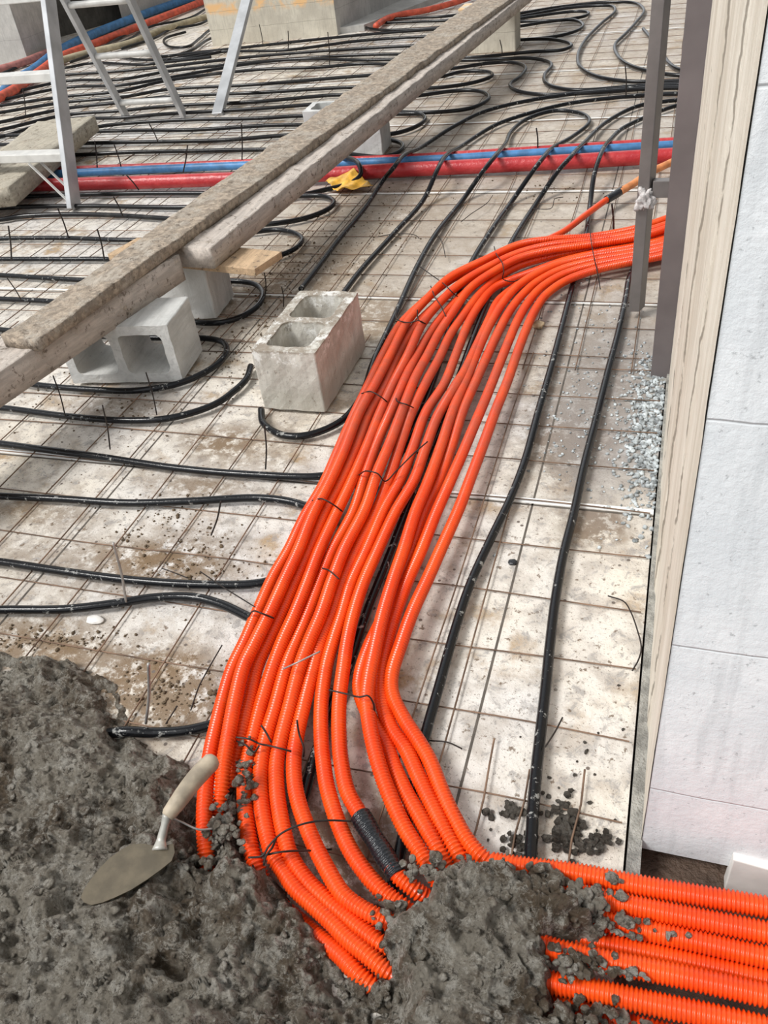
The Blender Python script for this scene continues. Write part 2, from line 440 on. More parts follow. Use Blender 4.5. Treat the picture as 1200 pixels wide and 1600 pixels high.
# ================================================================== SETTING
# floor: insulation boards; steps down to the subfloor beside the column
FX = 0.030
fl_poly = [(-10, -.5), (FX, -.5), (FX, 2.32), (3.0, 2.32), (3.0, 13.5), (-10, 13.5)]
v = [(a, b, 0) for a, b in fl_poly] + [(a, b, -.055) for a, b in fl_poly]
n_ = len(fl_poly)
f = [tuple(range(n_))] + [(i, i + n_, (i + 1) % n_ + n_, (i + 1) % n_) for i in range(n_)]
mi = [0] + [1] * n_
# raised board edges (joints) every 1.12 m
def strip(x0, x1, y, w_=.010, h=.004, m_=2):
    global v, f, mi
    o = len(v); v += box_pts([(x0, y - w_ / 2), (x1, y - w_ / 2), (x1, y + w_ / 2), (x0, y + w_ / 2)], 0.0002, h)
    f += [tuple(o + q for q in t) for t in BOXF[1:]]; mi += [m_] * 5
for y in (1.66, 2.78, 3.9, 5.05, 6.17, 7.3): strip(-7, FX if y < 2.3 else .6, y, .018 if y < 2 else .010, .003)
for y in (1.66, 2.78, 3.9, 5.05, 6.17, 7.3): strip(-7, FX if y < 2.3 else .6, y - .014, .006, .0008, 1)
for k in range(1, 5):
    x0 = -.262 - (k - 1) * 1.16
    o = len(v); v += box_pts([(x0 - .002, -.4), (x0 + .003, -.4), (x0 + .003, 9), (x0 - .002, 9)], .0002, .0008)
    f += [tuple(o + q for q in t) for t in BOXF[1:]]; mi += [1] * 5
floor = mesh_obj('floor', v, f, BOARD, smooth=False, mats=[BOARD, JOINTDARK, LIP], mi=mi); floor['kind'] = 'structure'

box('floor_1', FX - .001 - 12, 3.4, -.6, 14, -.16, -.056, SUB)['kind'] = 'structure'
box('trim_1', .034, .056, .66, 2.3, -.056, .018, EDGE)['kind'] = 'structure'   # edge strip of mortar beside the boards

# column on the right: pale front, cream side with ply edges
X0, YF, YB = .056, .785, 2.29
gx = np.linspace(0, 1, 2)
colm = box('wall_right', X0 - .0006, 1.9, YF, YB, -.01, 2.7, CONC_WHITE); colm['kind'] = 'structure'
YPLY = (1.02, 1.38)
def side_skin():
    ny, nz = 150, 220
    Y = np.linspace(YF - .002, YB, ny); Z = np.linspace(-.02, 2.2, nz)
    YY, ZZ = np.meshgrid(Y, Z)
    off = np.zeros_like(YY); wob = (fbm(ZZ * 3, YY * 0 + 3.3, 4, 2) - .5) * .03 + (fbm(ZZ * 22, YY * 0, 3, 8) - .5) * .014
    for yc, hgt in ((YPLY[0], .007), (YPLY[1], .007), (1.75, .004)):
        off += hgt * (1 / (1 + np.exp(-(YY - yc - wob) * 160)))
    off += (fbm(YY * 20, ZZ * 8, 4, 12) - .5) * .003
    V = np.stack([X0 - .002 - off * .75, YY, ZZ], -1).reshape(-1, 3)
    i = np.arange(nz - 1)[:, None] * ny; j = np.arange(ny - 1)[None, :]
    F = np.stack([i + j, i + ny + j, i + ny + j + 1, i + j + 1], -1).reshape(-1, 4)
    return V, F
sk = quad_mesh('trim_2', *side_skin(), PLASTER); sk['kind'] = 'structure'

# far concrete
bk = P(333, 73); bk2 = P(528, 55); bk3 = P(572, 48)
o = mesh_obj('wall_back', box_pts([(bk.x, bk.y), (bk2.x, bk2.y), (bk2.x + .30, bk2.y + 1.6), (bk.x + .15, bk2.y + 1.9)], -.01, 1.9), BOXF, CONC_BACK, smooth=False, mats=[CONC_BACK, CONC_GREY], mi=[0, 0, 0, 1, 0, 0]); o['kind'] = 'structure'
o = mesh_obj('trim_3', box_pts([(bk2.x, bk2.y + .05), (bk2.x + .22, bk2.y + .1), (bk2.x + 1.0, bk2.y + 2.6), (bk2.x + .3, bk2.y + 2.6)], 0, .05), BOXF, CONC_GREY, smooth=False); o['kind'] = 'structure'
lc = P(45, 98)
box('wall_left', -9.6, lc.x, lc.y, lc.y + .5, -.01, 2.0, CONC_GREY)['kind'] = 'structure'
wl = P(95, 84); wr = P(312, -6)
o = mesh_obj('wall_far', box_pts([(wl.x - .8, wl.y + .55), (wr.x + .9, wr.y + 2.2), (wr.x + .9, wr.y + 2.6), (wl.x - .8, wl.y + 1.5)], -.01, 2.0), BOXF, CONC_DARK, smooth=False, mats=[CONC_DARK, CONC_GREY], mi=[0] * 6); o['kind'] = 'structure'  # shade of the deep recess is put into this wall's colour
q1 = P(137, 60); q2 = P(300, 0)
o = mesh_obj('wall_far_panel', box_pts([(q1.x, q1.y + .75), (q2.x + .6, q2.y + 1.9), (q2.x + .6, q2.y + 2.1), (q1.x, q1.y + .95)], -.01, 2.0), BOXF, CONC_GREY, smooth=False); o.name = 'wall_far_1'; o['kind'] = 'structure'

# ================================================================== reinforcing mesh
def wire_mesh(name, xs, ys, x0, x1, y0, y1, label, zoff=0.0):
    parts = []; rnd = random.Random(len(xs) * 7 + len(ys))
    for x in xs:
        ye = y1
        if isinstance(x, tuple): x, ye = x
        n = max(4, int((ye - y0) / .35)); p = [(x + rnd.uniform(-.004, .004), y0 + (ye - y0) * i / n, .0075 + zoff + rnd.uniform(-.0015, .0025)) for i in range(n + 1)]
        pa = spline(p, .06); parts.append(tube_geo(pa, np.full(len(pa), .0019), 6))
    for y in ys:
        n = max(4, int((x1 - x0) / .35)); p = [(x0 + (x1 - x0) * i / n, y + rnd.uniform(-.005, .005), .0035 + zoff + rnd.uniform(-.0008, .002)) for i in range(n + 1)]
        pa = spline(p, .06); parts.append(tube_geo(pa, np.full(len(pa), .0017), 6))
    v_, f_ = merge_geo(parts)
    return tag(quad_mesh(name, v_, f_, WIRE_RUST), label, 'wire mesh')
SX, SY = .1645, .1675
xl = [-1.777 + SX * k for k in range(-4, 8)]; yl = [.648 + SY * k for k in range(0, 11)]
wire_mesh('reinforcing_mesh', xl, yl, -2.5, -.60, .55, 2.48, 'rusty welded wire mesh sheet under the black pipe loops left of the orange bundle')
wire_mesh('reinforcing_mesh', [-.712, -.548, -.38, -.31, (-.217, .93), (-.148, .88), (-.052, .90)], [.648 + SY * k for k in range(0, 11)], -.78, .022, .62, 2.40, 'rusty welded wire mesh sheet on the boards between orange bundle and pale column', .0045)
wire_mesh('reinforcing_mesh', [-1.55 + SX * k for k in range(0, 11)], [2.40 + .19 * k for k in range(0, 12)], -1.62, .3, 2.3, 4.55, 'wire mesh sheet running under the red main pipe behind the upright block', .002)
wire_mesh('reinforcing_mesh', [-4.95 + SX * k for k in range(0, 22)], [2.40 + SY * k for k in range(0, 13)], -5.0, -1.4, 2.3, 4.6, 'wire mesh sheet under the stepladder and the long plank', .0065)
wire_mesh('reinforcing_mesh', [-6.2 + .18 * k for k in range(0, 20)], [4.6 + .18 * k for k in range(0, 19)], -6.3, -2.6, 4.5, 7.9, 'wire mesh sheet before the far board-marked concrete block', .001)
wire_mesh('reinforcing_mesh', [-2.7 + .19 * k for k in range(0, 19)], [4.6 + .2 * k for k in range(0, 22)], -2.8, .8, 4.5, 9.2, 'wire mesh sheet beneath the curved black pipes at the upper right', .0035)

# ================================================================== orange conduits
def px3(rows, z=.045):
    return [P(r[0], r[1], r[2] if len(r) > 2 else z) for r in rows]
R_C = .0148
TOPZ = .078
bundle = {
 'a': [(1090,326,.045),(1030,350,.045),(987,361,.045),(922,371,.045),(860,377,.045),(812,388,.05),(760,409,.05),(700,440,.05),(660,473,.05),(625,508,.05),(598,555,.05),(574,605,.05),(550,655,.045),(527,708,.045),(505,758,.045),(476,808,.045),(451,860,.045),(428,900,.045),(401,960,.05),(384,1000,.05),(364,1042,.05),(352,1080,.05),(338,1135,.055),(328,1180,.06),(321,1235,.06),(319,1285,.055),(322,1335,.04),(325,1360,.02)],
 'b': [(1090,322,.072),(1030,346,.072),(987,359,.072),(922,370,.072),(860,374,.075),(812,382,.078),(760,405,.078),(705,432,.078),(668,466,.078),(637,502,.075),(612,550,.075),(586,600,.075),(561,645,.075),(537,705,.075),(514,755,.075),(489,803,.075),(466,860,.075),(445,905,.075),(420,960,.075),(398,1005,.078),(381,1040,.078),(366,1100,.078),(356,1155,.075),(350,1190,.07),(346,1235,.055),(340,1275,.03)],
 'c': [(1090,334,.045),(1030,357,.045),(987,367,.045),(922,377,.045),(860,385,.045),(812,396,.048),(765,419,.05),(715,448,.05),(678,480,.05),(650,508,.05),(625,550,.05),(600,605,.05),(577,645,.05),(556,700,.05),(532,755,.05),(507,803,.05),(483,860,.05),(461,910,.05),(439,960,.05),(418,1005,.05),(402,1040,.05),(388,1100,.05),(376,1150,.05),(368,1190,.035),(364,1230,.01)],
 'd': [(1090,331,.072),(1030,355,.072),(987,366,.072),(922,376,.072),(860,383,.075),(812,395,.078),(765,416,.078),(718,444,.078),(685,475,.078),(660,506,.075),(637,555,.072),(614,600,.06),(594,645,.055),(572,700,.055),(548,755,.055),(525,803,.055),(499,860,.058),(480,910,.06),(460,960,.06),(442,1000,.058),(427,1040,.055),(408,1100,.05),(394,1155,.048),(385,1195,.046),(382,1235,.045),(386,1290,.045),(398,1345,.035),(425,1400,.01),(480,1450,.01),(530,1490,.025),(560,1522,.028),(592,1548,.015),(640,1590,-.03)],
 'e': [(1090,341,.045),(1030,364,.045),(987,374,.045),(922,383,.045),(860,393,.045),(812,405,.048),(770,426,.05),(730,455,.05),(695,490,.05),(669,525,.05),(652,555,.055),(634,590,.065),(612,640,.06),(590,690,.048),(570,745,.045),(552,800,.04),(520,860,.04),(500,910,.042),(481,960,.045),(464,1000,.045),(448,1040,.05),(430,1105,.05),(415,1155,.05),(408,1195,.05),(407,1240,.05),(416,1300,.05),(427,1337,.045),(437,1352,.04),(462,1388,.04),(492,1416,.04),(520,1442,.04),(542,1465,.042),(570,1488,.045),(600,1514,.04),(640,1540,.02)],
 'f': [(1090,337,.072),(1030,361,.072),(987,372,.072),(922,382,.072),(860,391,.075),(812,403,.078),(772,424,.078),(735,450,.075),(706,490,.07),(686,520,.062),(668,555,.065),(649,590,.07),(629,640,.07),(610,690,.07),(589,740,.072),(570,795,.07),(537,860,.07),(518,910,.07),(501,960,.07),(484,1000,.065),(469,1040,.06),(452,1105,.055),(438,1160,.052),(432,1195,.05),(433,1240,.05),(443,1300,.05),(455,1340,.045),(480,1377,.04),(507,1404,.04),(540,1432,.04),(568,1455,.042),(595,1475,.042),(640,1500,.02)],
 'g': [(1090,347,.045),(1030,371,.045),(987,380,.045),(922,389,.045),(866,400,.045),(820,412,.048),(780,432,.05),(752,457,.05),(728,487,.05),(704,522,.048),(686,560,.05),(667,595,.055),(645,640,.055),(627,690,.05),(609,745,.045),(588,800,.045),(557,860,.045),(535,910,.045),(518,960,.045),(502,1000,.045),(488,1050,.047),(474,1105,.05),(464,1150,.05),(459,1190,.05),(463,1240,.05),(487,1310,.05),(512,1360,.05),(535,1397,.05),(558,1416,.05),(583,1430,.05),(612,1442,.045),(650,1455,.02)],
 'h': [(1090,353,.045),(1030,377,.045),(987,386,.045),(930,396,.045),(880,408,.045),(835,424,.042),(800,437,.04),(773,449,.04),(752,472,.045),(732,505,.045),(712,555,.045),(694,600,.045),(665,645,.045),(645,700,.045),(625,750,.045),(600,795,.045),(572,860,.045),(549,910,.045),(534,960,.045),(521,1000,.045),(510,1040,.045),(502,1100,.045),(502,1155,.045),(505,1190,.045),(513,1238,.045),(542,1318,.045),(570,1362,.045),(600,1395,.042),(627,1415,.035),(655,1440,.015)],
 'k': [(1090,366,.05),(1030,383,.05),(987,391,.05),(930,400,.052),(880,411,.055),(840,427,.062),(810,446,.062),(788,470,.058),(768,502,.052),(750,540,.05),(732,585,.05),(708,640,.052),(688,700,.055),(668,755,.06),(649,800,.065),(630,860,.07),(613,910,.073),(598,960,.075),(584,1020,.078),(576,1060,.078),(573,1090,.078),(578,1137,.075),(590,1189,.068),(608,1241,.06),(634,1297,.052),(655,1330,.048),(678,1368,.035),(700,1400,.015)],
 'l': [(1090,371,.05),(1030,389,.05),(987,397,.05),(930,407,.05),(880,420,.05),(840,440,.05),(815,462,.05),(795,488,.048),(778,520,.046),(764,550,.045),(746,590,.045),(724,640,.042),(705,700,.038),(685,755,.035),(663,800,.035),(643,860,.035),(622,910,.035),(601,960,.037),(577,1010,.04),(563,1055,.045),(562,1080,.045),(580,1125,.042),(601,1160,.042),(618,1204,.044),(634,1238,.046),(658,1281,.048),(680,1320,.045),(696,1352,.03),(712,1380,.01)],
 'm': [(1090,377,.05),(1030,394,.05),(987,403,.05),(930,414,.05),(880,429,.05),(845,450,.05),(825,473,.05),(808,502,.05),(794,535,.05),(778,575,.05),(760,620,.05),(741,665,.055),(722,710,.055),(702,755,.055),(682,800,.052),(658,860,.05),(636,910,.048),(618,960,.046),(604,1010,.045),(596,1055,.045),(598,1100,.045),(611,1138,.045),(634,1171,.045),(652,1210,.045),(672,1252,.045),(694,1297,.045),(716,1336,.035),(730,1370,.01)],
 'n': [(1090,383,.05),(1030,401,.05),(987,409,.05),(930,422,.05),(886,438,.05),(855,459,.05),(837,483,.05),(822,515,.05),(808,552,.05),(792,598,.05),(775,640,.05),(755,695,.05),(738,740,.05),(717,795,.05),(688,860,.05),(668,905,.052),(645,955,.055),(627,1005,.055),(612,1055,.055),(613,1085,.052),(631,1123,.05),(655,1160,.048),(671,1188,.046),(690,1236,.046),(708,1275,.045),(729,1312,.042),(752,1338,.038),(790,1365,.02)],
}
blabels = {
 'a': 'orange conduit, outermost along the left edge of the bundle, passing behind the trowel handle',
 'b': 'orange conduit riding on top, second from the bundle left edge, beside the trowel handle tip',
 'c': 'orange corrugated conduit that first disappears into mortar just right of the trowel handle',
 'd': 'orange corrugated conduit bending down into mortar as the leftmost one past the trowel',
 'e': 'orange corrugated conduit, lower outer one of two curving together under the low wire tie',
 'f': 'orange corrugated conduit, inner upper one of two curving together under the low wire tie',
 'g': 'orange corrugated conduit sagging alone with an S bend left of the taped pair',
 'h': 'orange corrugated conduit running directly left of the black taped conduit into mortar',
 'k': 'orange conduit on top right of the dark gap, wire tied, entering the mortar first',
 'l': 'orange corrugated conduit squeezed low under its neighbour, second of the four right of the gap',
 'm': 'orange corrugated conduit, second from the right edge of the bundle',
 'n': 'orange corrugated conduit forming the right outer edge of the bundle with the sharp kink',
}
for k, rows in bundle.items():
    tag(tube('corrugated_conduit', px3(rows), R_C, ORANGE, sides=12, corr=True), blabels[k], 'conduit', 'orange conduits of the long bundle')
# conduit i carries a black tape wrap
rows_i = [(1090,359,.045),(1030,381,.045),(987,390,.045),(930,400,.03),(880,414,.028),(830,432,.025),(800,452,.025),(779,470,.032),(764,500,.045),(745,540,.05),(726,580,.055),(710,605,.06),(684,650,.052),(665,700,.05),(647,750,.05),(618,800,.05),(590,860,.052),(568,910,.053),(552,960,.055),(543,1000,.055),(537,1040,.055),(530,1100,.055),(530,1155,.052),(533,1190,.05),(543,1237,.048),(562,1272,.047),(592,1322,.047),(620,1366,.045),(648,1390,.035),(680,1412,.01)]
ri = empty('corrugated_conduit', P(562, 1272, .0), 'orange corrugated conduit with a black tape wrap near the mortar heap', 'conduit', 'orange conduits of the long bundle')
tube('conduit', px3(rows_i), R_C, ORANGE, sides=12, corr=True, parent=ri)
def taped(rows, r, parent, mat=TAPE, seed=1):
    path = spline(px3(rows), .0014); k = np.arange(len(path)); rr = r + .0011 * np.sin(k * .0014 * 2 * np.pi / .0065) + .0008 * np.sin(k * .13) + .0006 * np.sin(k * .041 + 2)
    v_, f_ = tube_geo(path, rr, 18)
    o = quad_mesh('tape_wrap', v_, f_, mat, parent, caps=18); o['label'] = 'glossy black tape wrap'; return o
taped([(563,1274,.047),(577,1298,.047),(592,1322,.047),(606,1345,.047),(621,1368,.045)], R_C + .0022, ri)

# thin orange pipe with a taped joint at the back right
rt = empty('insulated_pipe', P(900, 345, 0), 'thin orange pipe with black taped joint and paler end, rising beside the steel tube', 'pipe')
tube('pipe', px3([(850,377,.05),(880,362,.05),(915,336,.05),(945,314,.055),(970,298,.06)]), .013, ORANGE, parent=rt)
tube('insulation_sleeve', px3([(968,300,.06),(990,287,.065),(1015,270,.065),(1040,258,.06),(1070,243,.05)]), .016, BROWNORANGE, parent=rt)['label'] = 'pale orange sleeve'
tube('tape_wrap', px3([(948,312,.056),(960,305,.058),(974,296,.06)]), .0175, TAPE, step=.004, parent=rt)['label'] = 'black tape joint'

# conduits leaving the mortar heap to the right
right_runs = [
 ([(770,1348,.03),(810,1354,.035),(900,1365,.04),(1000,1384,.04),(1100,1401,.04),(1200,1418,.04),(1400,1455,.04)], 'orange corrugated conduit leaving mortar rightward, closest to the column foot'),
 ([(780,1372,.03),(820,1383,.035),(900,1398,.04),(1000,1418,.04),(1100,1438,.04),(1200,1458,.04),(1400,1498,.04)], 'orange corrugated conduit leaving the mortar to the right, second from the column foot'),
 ([(830,1412,.02),(927,1436,.03),(1000,1452,.03),(1100,1474,.03),(1200,1497,.03),(1400,1540,.03)], 'orange conduit with dark seam leaving mortar to the right, third from the column foot'),
 ([(840,1445,.0),(913,1468,.01),(1000,1486,.012),(1100,1508,.012),(1200,1532,.012),(1400,1580,.012)], 'orange corrugated conduit lying low between two higher ones right of the mortar heap'),
 ([(820,1470,.035),(867,1484,.045),(933,1499,.05),(1033,1519,.05),(1117,1537,.05),(1200,1556,.05),(1400,1602,.05)], 'orange corrugated conduit lying highest of those leaving the mortar to the right'),
 ([(815,1526,.03),(863,1536,.035),(933,1549,.04),(1033,1571,.04),(1133,1592,.04),(1200,1608,.04),(1400,1655,.04)], 'orange conduit above the dark hollow at lower right, mortar dab on its left end'),
 ([(840,1563,.0),(883,1573,.0),(960,1596,.005),(1060,1622,.01),(1200,1660,.01),(1400,1710,.01)], 'orange corrugated conduit barely showing below the dark hollow at the bottom edge'),
]
for rows, lb in right_runs:
    tag(tube('corrugated_conduit', px3(rows), .0172, ORANGE, sides=14, corr=True, pitch=.0064, depth=.003), lb, 'conduit', 'orange conduits running right out of the mortar')

# ================================================================== black heating pipes
R_P = .0108
Zp = .0225
pipes = [
 # near left runs
 ([(-60,956),(0,953),(100,952),(180,943),(240,934),(300,933),(345,944),(388,964),(430,985)], BLACK, 'black heating pipe run nearest the left mortar, humped, ending under the orange bundle'),
 ([(-60,872),(0,878),(100,893),(200,906),(300,913),(400,912),(450,900)], BLACK, 'black heating pipe run second up from the left mortar, crossed by a grey wire'),
 ([(-60,772),(0,775),(100,780),(200,786),(300,783),(400,778),(450,783),(486,794),(520,810)], BLACK, 'black heating pipe run ending at the bundle just below the straight white-flecked run'),
 ([(-60,686),(0,693),(60,701),(150,713),(280,732),(400,742),(500,744),(540,735)], BLACK, 'black heating pipe, straight white-flecked run below the upright block'),
 ([(-60,632),(10,638),(103,650),(200,657),(267,653),(333,633),(367,610),(385,592),(392,572)], BLACK, 'black heating pipe curving round the front of the tilted block up to the upright block'),
 ([(-60,582),(0,592),(63,602),(133,608),(217,610),(283,598),(333,574),(353,553),(350,536),(325,529),(240,528),(150,525),(23,517),(-60,510)], BLACK, 'black heating pipe loop hugging front and right of the block with holes facing us'),
 ([(-60,464),(0,467),(90,472),(200,488),(330,505),(363,500),(397,483),(411,462),(402,446),(378,440),(250,440),(137,438),(0,430),(-60,427)], BLACK, 'black heating pipe loop around the block under the pine offcut'),
 ([(-60,406),(0,405),(100,405),(163,405),(300,412),(400,408),(440,398),(463,387),(472,373),(457,363),(430,359),(400,362),(300,372),(200,375),(100,372),(0,373),(-60,377)], BLACK, 'black heating pipe loop whose bend shows just behind the pine offcut'),
 ([(-60,349),(0,343),(33,338),(133,335),(267,342),(340,349),(420,350),(480,340),(515,325),(521,314),(503,306),(463,306),(320,302),(167,303),(0,309),(-60,314)], FARBLACK, 'black heating pipe loop bending beside the yellow sheet, in front of the red main pipe'),
 ([(-60,333),(0,325),(133,322),(293,324),(400,318),(470,305),(510,296),(548,286,.035),(563,274,.06),(560,256,.09),(543,247,.08),(500,247,.03),(400,254),(300,262),(200,270),(143,268),(60,270),(-60,276)], FARBLACK, 'black heating pipe looping over the red main pipe onto the yellow sheet'),
 # rows behind
 ([(-60,240),(20,238),(118,242),(200,238),(300,236),(430,234),(520,238),(600,245),(622,238),(629,226),(612,219),(560,215),(460,211),(350,219),(220,222),(117,224),(0,226),(-60,228)], FARBLACK, 'black heating pipe loop bending at the right foot of the block behind the plank'),
 ([(-60,214),(60,210),(115,207),(200,204),(300,203),(460,195),(560,205),(612,209),(645,200),(664,187),(655,178),(620,178),(560,180),(470,181),(400,185),(300,187),(220,191),(175,195),(118,203),(60,206)], FARBLACK, 'black heating pipe loop bending just right of the plank, at the block behind it'),
 ([(-60,220),(0,214),(60,196),(100,187),(190,184),(260,178),(400,170),(530,162),(625,175),(685,175),(735,169),(764,153),(747,142),(710,142),(650,150),(600,156),(540,148),(400,159),(260,166),(190,173),(100,180),(0,203),(-60,214)], FARBLACK, 'black heating pipe loop, lower of two matching bends right of the plank'),
 ([(-60,202),(0,191),(100,170),(190,160),(260,151),(400,145),(560,136),(667,138),(735,130),(768,119),(762,112),(722,112),(687,120),(640,122),(595,117),(560,119),(400,132),(260,140),(190,152),(100,160),(0,176),(-60,186)], FARBLACK, 'black heating pipe loop, upper of two matching bends right of the plank'),
 ([(-60,172),(0,165),(100,151),(190,142),(260,126),(400,109),(500,105),(560,100),(620,101),(702,107),(760,99),(797,97),(820,104),(812,120),(797,131),(808,142),(850,148),(905,146),(1003,139),(1070,137)], FARBLACK, 'long black heating pipe, leftmost of the S bends swinging toward the steel tube'),
 ([(-60,161),(0,156),(100,137),(190,133),(260,122),(400,98),(480,92),(560,94),(635,93),(735,94),(780,92),(830,91),(855,96),(862,102),(851,117),(853,130),(870,137),(905,141),(1003,134),(1070,131)], FARBLACK, 'long black heating pipe, second of the S bends swinging toward the steel tube'),
 ([(-60,154),(0,148),(100,127),(190,124),(260,112),(330,104),(430,94),(560,86),(640,85),(730,90),(780,86),(830,81),(878,78),(893,71),(882,65),(855,61),(812,62),(770,64),(655,71),(560,76),(400,88),(260,104),(190,111),(100,117),(40,122)], FARBLACK, 'long black heating pipe loop bending below the double bend right of the far support'),
 ([(260,94),(330,82),(450,78),(560,64),(670,57),(760,56),(812,62),(867,57),(901,48),(911,38),(892,31),(855,34),(812,41),(760,47),(690,50)], FARBLACK, 'black heating pipe making a round bend right of the far support'),
 ([(240,92),(260,88),(400,72),(560,55),(685,45),(760,40),(812,34),(880,31),(914,25),(918,19),(895,18),(812,29),(740,40)], FARBLACK, 'black heating pipe with a narrow bend tucked inside the two large upper loops'),
 ([(730,40),(812,26),(892,12),(952,9),(961,17),(940,36),(915,62),(903,87),(908,106),(935,120),(980,127),(1050,127),(1080,126)], FARBLACK, 'black heating pipe with a large bend reaching down to the stacked pipes, inner of two'),
 ([(720,38),(812,21),(880,10),(942,4),(987,4),(1006,15),(992,37),(977,53),(961,70),(966,88),(980,100),(1005,109),(1050,117),(1080,118)], FARBLACK, 'black heating pipe with the largest bend near the steel tube, outer of two'),
 ([(1005,45),(1030,75),(1045,98),(1060,108),(1090,114)], FARBLACK, 'short black heating pipe seen between the steel tube and the steel channel'),
 # long runs going under the orange bundle
 ([(470,452),(497,417),(527,377),(570,325),(600,280,.05),(615,262,.112),(630,243,.10),(660,229),(710,197),(760,173),(827,157),(893,147),(1003,136),(1070,133)], BLACK, 'black pipe sweeping from behind the upright block over the red main, leftmost of the set'),
 ([(535,460),(563,423),(617,363),(663,310,.04),(683,266,.112),(697,243,.09),(720,229,.03),(777,194),(827,177),(893,161),(1003,149),(1070,146)], BLACK, 'black pipe sweeping from behind the upright block over the red main, second of the set'),
 ([(408,640),(412,662),(443,680),(480,680),(530,660),(563,623),(583,567),(620,487),(650,420),(680,367),(727,307),(753,270,.09),(772,246,.112),(790,224,.04),(800,204),(827,184),(867,173),(907,177),(921,190),(895,213),(865,230,.05),(850,245,.112),(833,267,.10),(803,310),(773,352),(737,410),(710,480),(690,555),(660,640),(622,715),(585,790),(560,850),(535,915)], BLACK, 'black pipe hooking round the upright block, then looping over the red main into the bundle'),
 ([(1070,155),(1003,164),(953,187),(913,223,.05),(890,247,.112),(870,270,.09),(843,310),(797,383),(757,480),(722,575),(690,665),(655,742),(625,825),(598,895),(572,960),(545,1040),(515,1110),(490,1190),(470,1260)], BLACK, 'black pipe seen through the dark gap in the middle of the orange bundle'),
 ([(1070,162),(1047,168),(977,198),(955,217,.04),(938,243,.112),(928,275,.08),(922,320),(915,370),(897,437),(880,503),(863,567),(840,647),(820,720),(797,780),(767,842),(733,917),(707,997),(688,1065),(663,1155),(645,1240),(625,1330),(610,1400)], BLACK, 'black pipe emerging right of the bundle and slipping back beneath its kink'),
 ([(1010,390),(985,430),(978,465),(966,520),(950,580),(930,660),(912,730),(897,800),(880,868),(868,935),(860,1000),(852,1080),(844,1150),(837,1215),(831,1300),(828,1365)], BLACK, 'straight black pipe nearest the pale column, ending at the orange conduits'),
 ([(400,1120),(360,1125),(330,1133),(290,1142),(240,1145),(195,1143,.03),(150,1150,.01)], BLACK, 'white-smeared black pipe stub sticking out of the left mortar under the bundle'),
 # top-left tangle
 ([(300,8),(250,28),(215,45),(180,62),(140,86),(110,97)], FARBLACK, 'black pipe beside the far orange pipe in the top left tangle'),
 ([(325,12),(290,30),(240,40),(200,62),(170,73)], FARBLACK, 'black pipe crossing behind the rear ladder rail in the top left tangle'),
 ([(335,24),(310,38),(270,45),(240,60),(190,76)], FARBLACK, 'black pipe just above the tan conduit in the top left tangle'),
 ([(345,40),(328,47),(312,60),(292,73),(270,74),(256,66),(262,58),(290,50)], FARBLACK, 'black pipe curled in a small coil at the left of the far concrete block'),
 ([(350,52),(325,62),(300,78),(275,86),(252,88),(225,84)], FARBLACK, 'black pipe bending below the small coil at the far concrete block'),
 ([(182,87),(212,93),(255,93),(300,90),(350,80)], FARBLACK, 'black pipe starting at the upper rear ladder rung'),
 ([(0,116),(30,103),(50,90),(70,88),(85,95),(100,106),(140,99),(225,101),(260,97),(330,89)], FARBLACK, 'black pipe starting by the dark concrete corner left of the ladder'),
 # far top
 ([(725,22),(690,26),(640,28),(600,31),(575,36),(572,43),(598,47),(640,46),(690,43),(730,39)], FARBLACK, 'black heating pipe loop around the free end of the far orange hose'),
 ([(740,28),(700,32),(640,34),(590,36)], FARBLACK, 'black heating pipe run inside the far loop near the orange hose'),
 ([(620,22),(637,8),(660,-6),(700,-16)], FARBLACK, 'black pipe leading off the top edge behind the far orange hose'),
]
for rows, mt, lb in pipes:
    pp = px3(rows, Zp)
    if rows[0][0] == -60: pp.insert(0, pp[0] + (pp[0] - pp[1]).normalized() * 1.1)      # runs go on beyond the frame
    if rows[-1][0] == -60: pp.append(pp[-1] + (pp[-1] - pp[-2]).normalized() * 1.1)
    tag(tube('heating_pipe', pp, R_P if mt is BLACK else .0118, mt, step=.012, sides=10), lb, 'pipe', 'black heating pipes')

# red and blue mains
def main_pipe(name, rows, r, mat, label, z):
    return tag(tube(name, px3(rows, z), r, mat, step=.03, sides=16), label, 'pipe')
main_pipe('main_pipe', [(-200,299),(0,291),(150,287),(300,282),(450,276),(600,267),(700,262),(800,257),(900,252),(1000,246),(1100,240),(1250,232)], .034, RED, 'thick shiny red foil wrapped main pipe crossing the whole floor', .048)
main_pipe('main_pipe', [(-200,286),(7,276),(120,270),(250,264),(400,258),(533,255),(683,249),(827,240),(993,230),(1100,224),(1250,215)], .021, BLUE, 'light blue main pipe along the back of the thick red pipe', .040)
main_pipe('main_pipe', [(-200,283),(0,272),(120,264),(250,259),(400,253),(533,250),(683,243),(827,234),(1000,223),(1100,217),(1250,208)], .016, RED, 'thin red pipe behind the light blue main pipe', .030)
main_pipe('main_pipe', [(0,150),(22,128),(52,110),(92,80),(140,56),(212,27),(280,3),(330,-14)], .042, BLUE, 'dark blue pipe at the foot of the far wall in the top left', .045)
main_pipe('main_pipe', [(-10,157),(25,138),(62,112),(97,88),(140,71),(220,40),(300,9),(345,-9)], .036, ORANGERED, 'orange-red pipe alongside the dark blue one in the top left', .045)
main_pipe('main_pipe', [(-60,118),(0,108),(35,98),(60,88),(90,76)], .034, PINKPIPE, 'dull pink pipe left of the stepladder rail below the corner wall', .04)
main_pipe('corrugated_conduit', [(80,104),(95,95),(140,82),(200,68),(250,48),(330,24)], .030, TAN, 'tan conduit among black pipes in the top left tangle', .04)
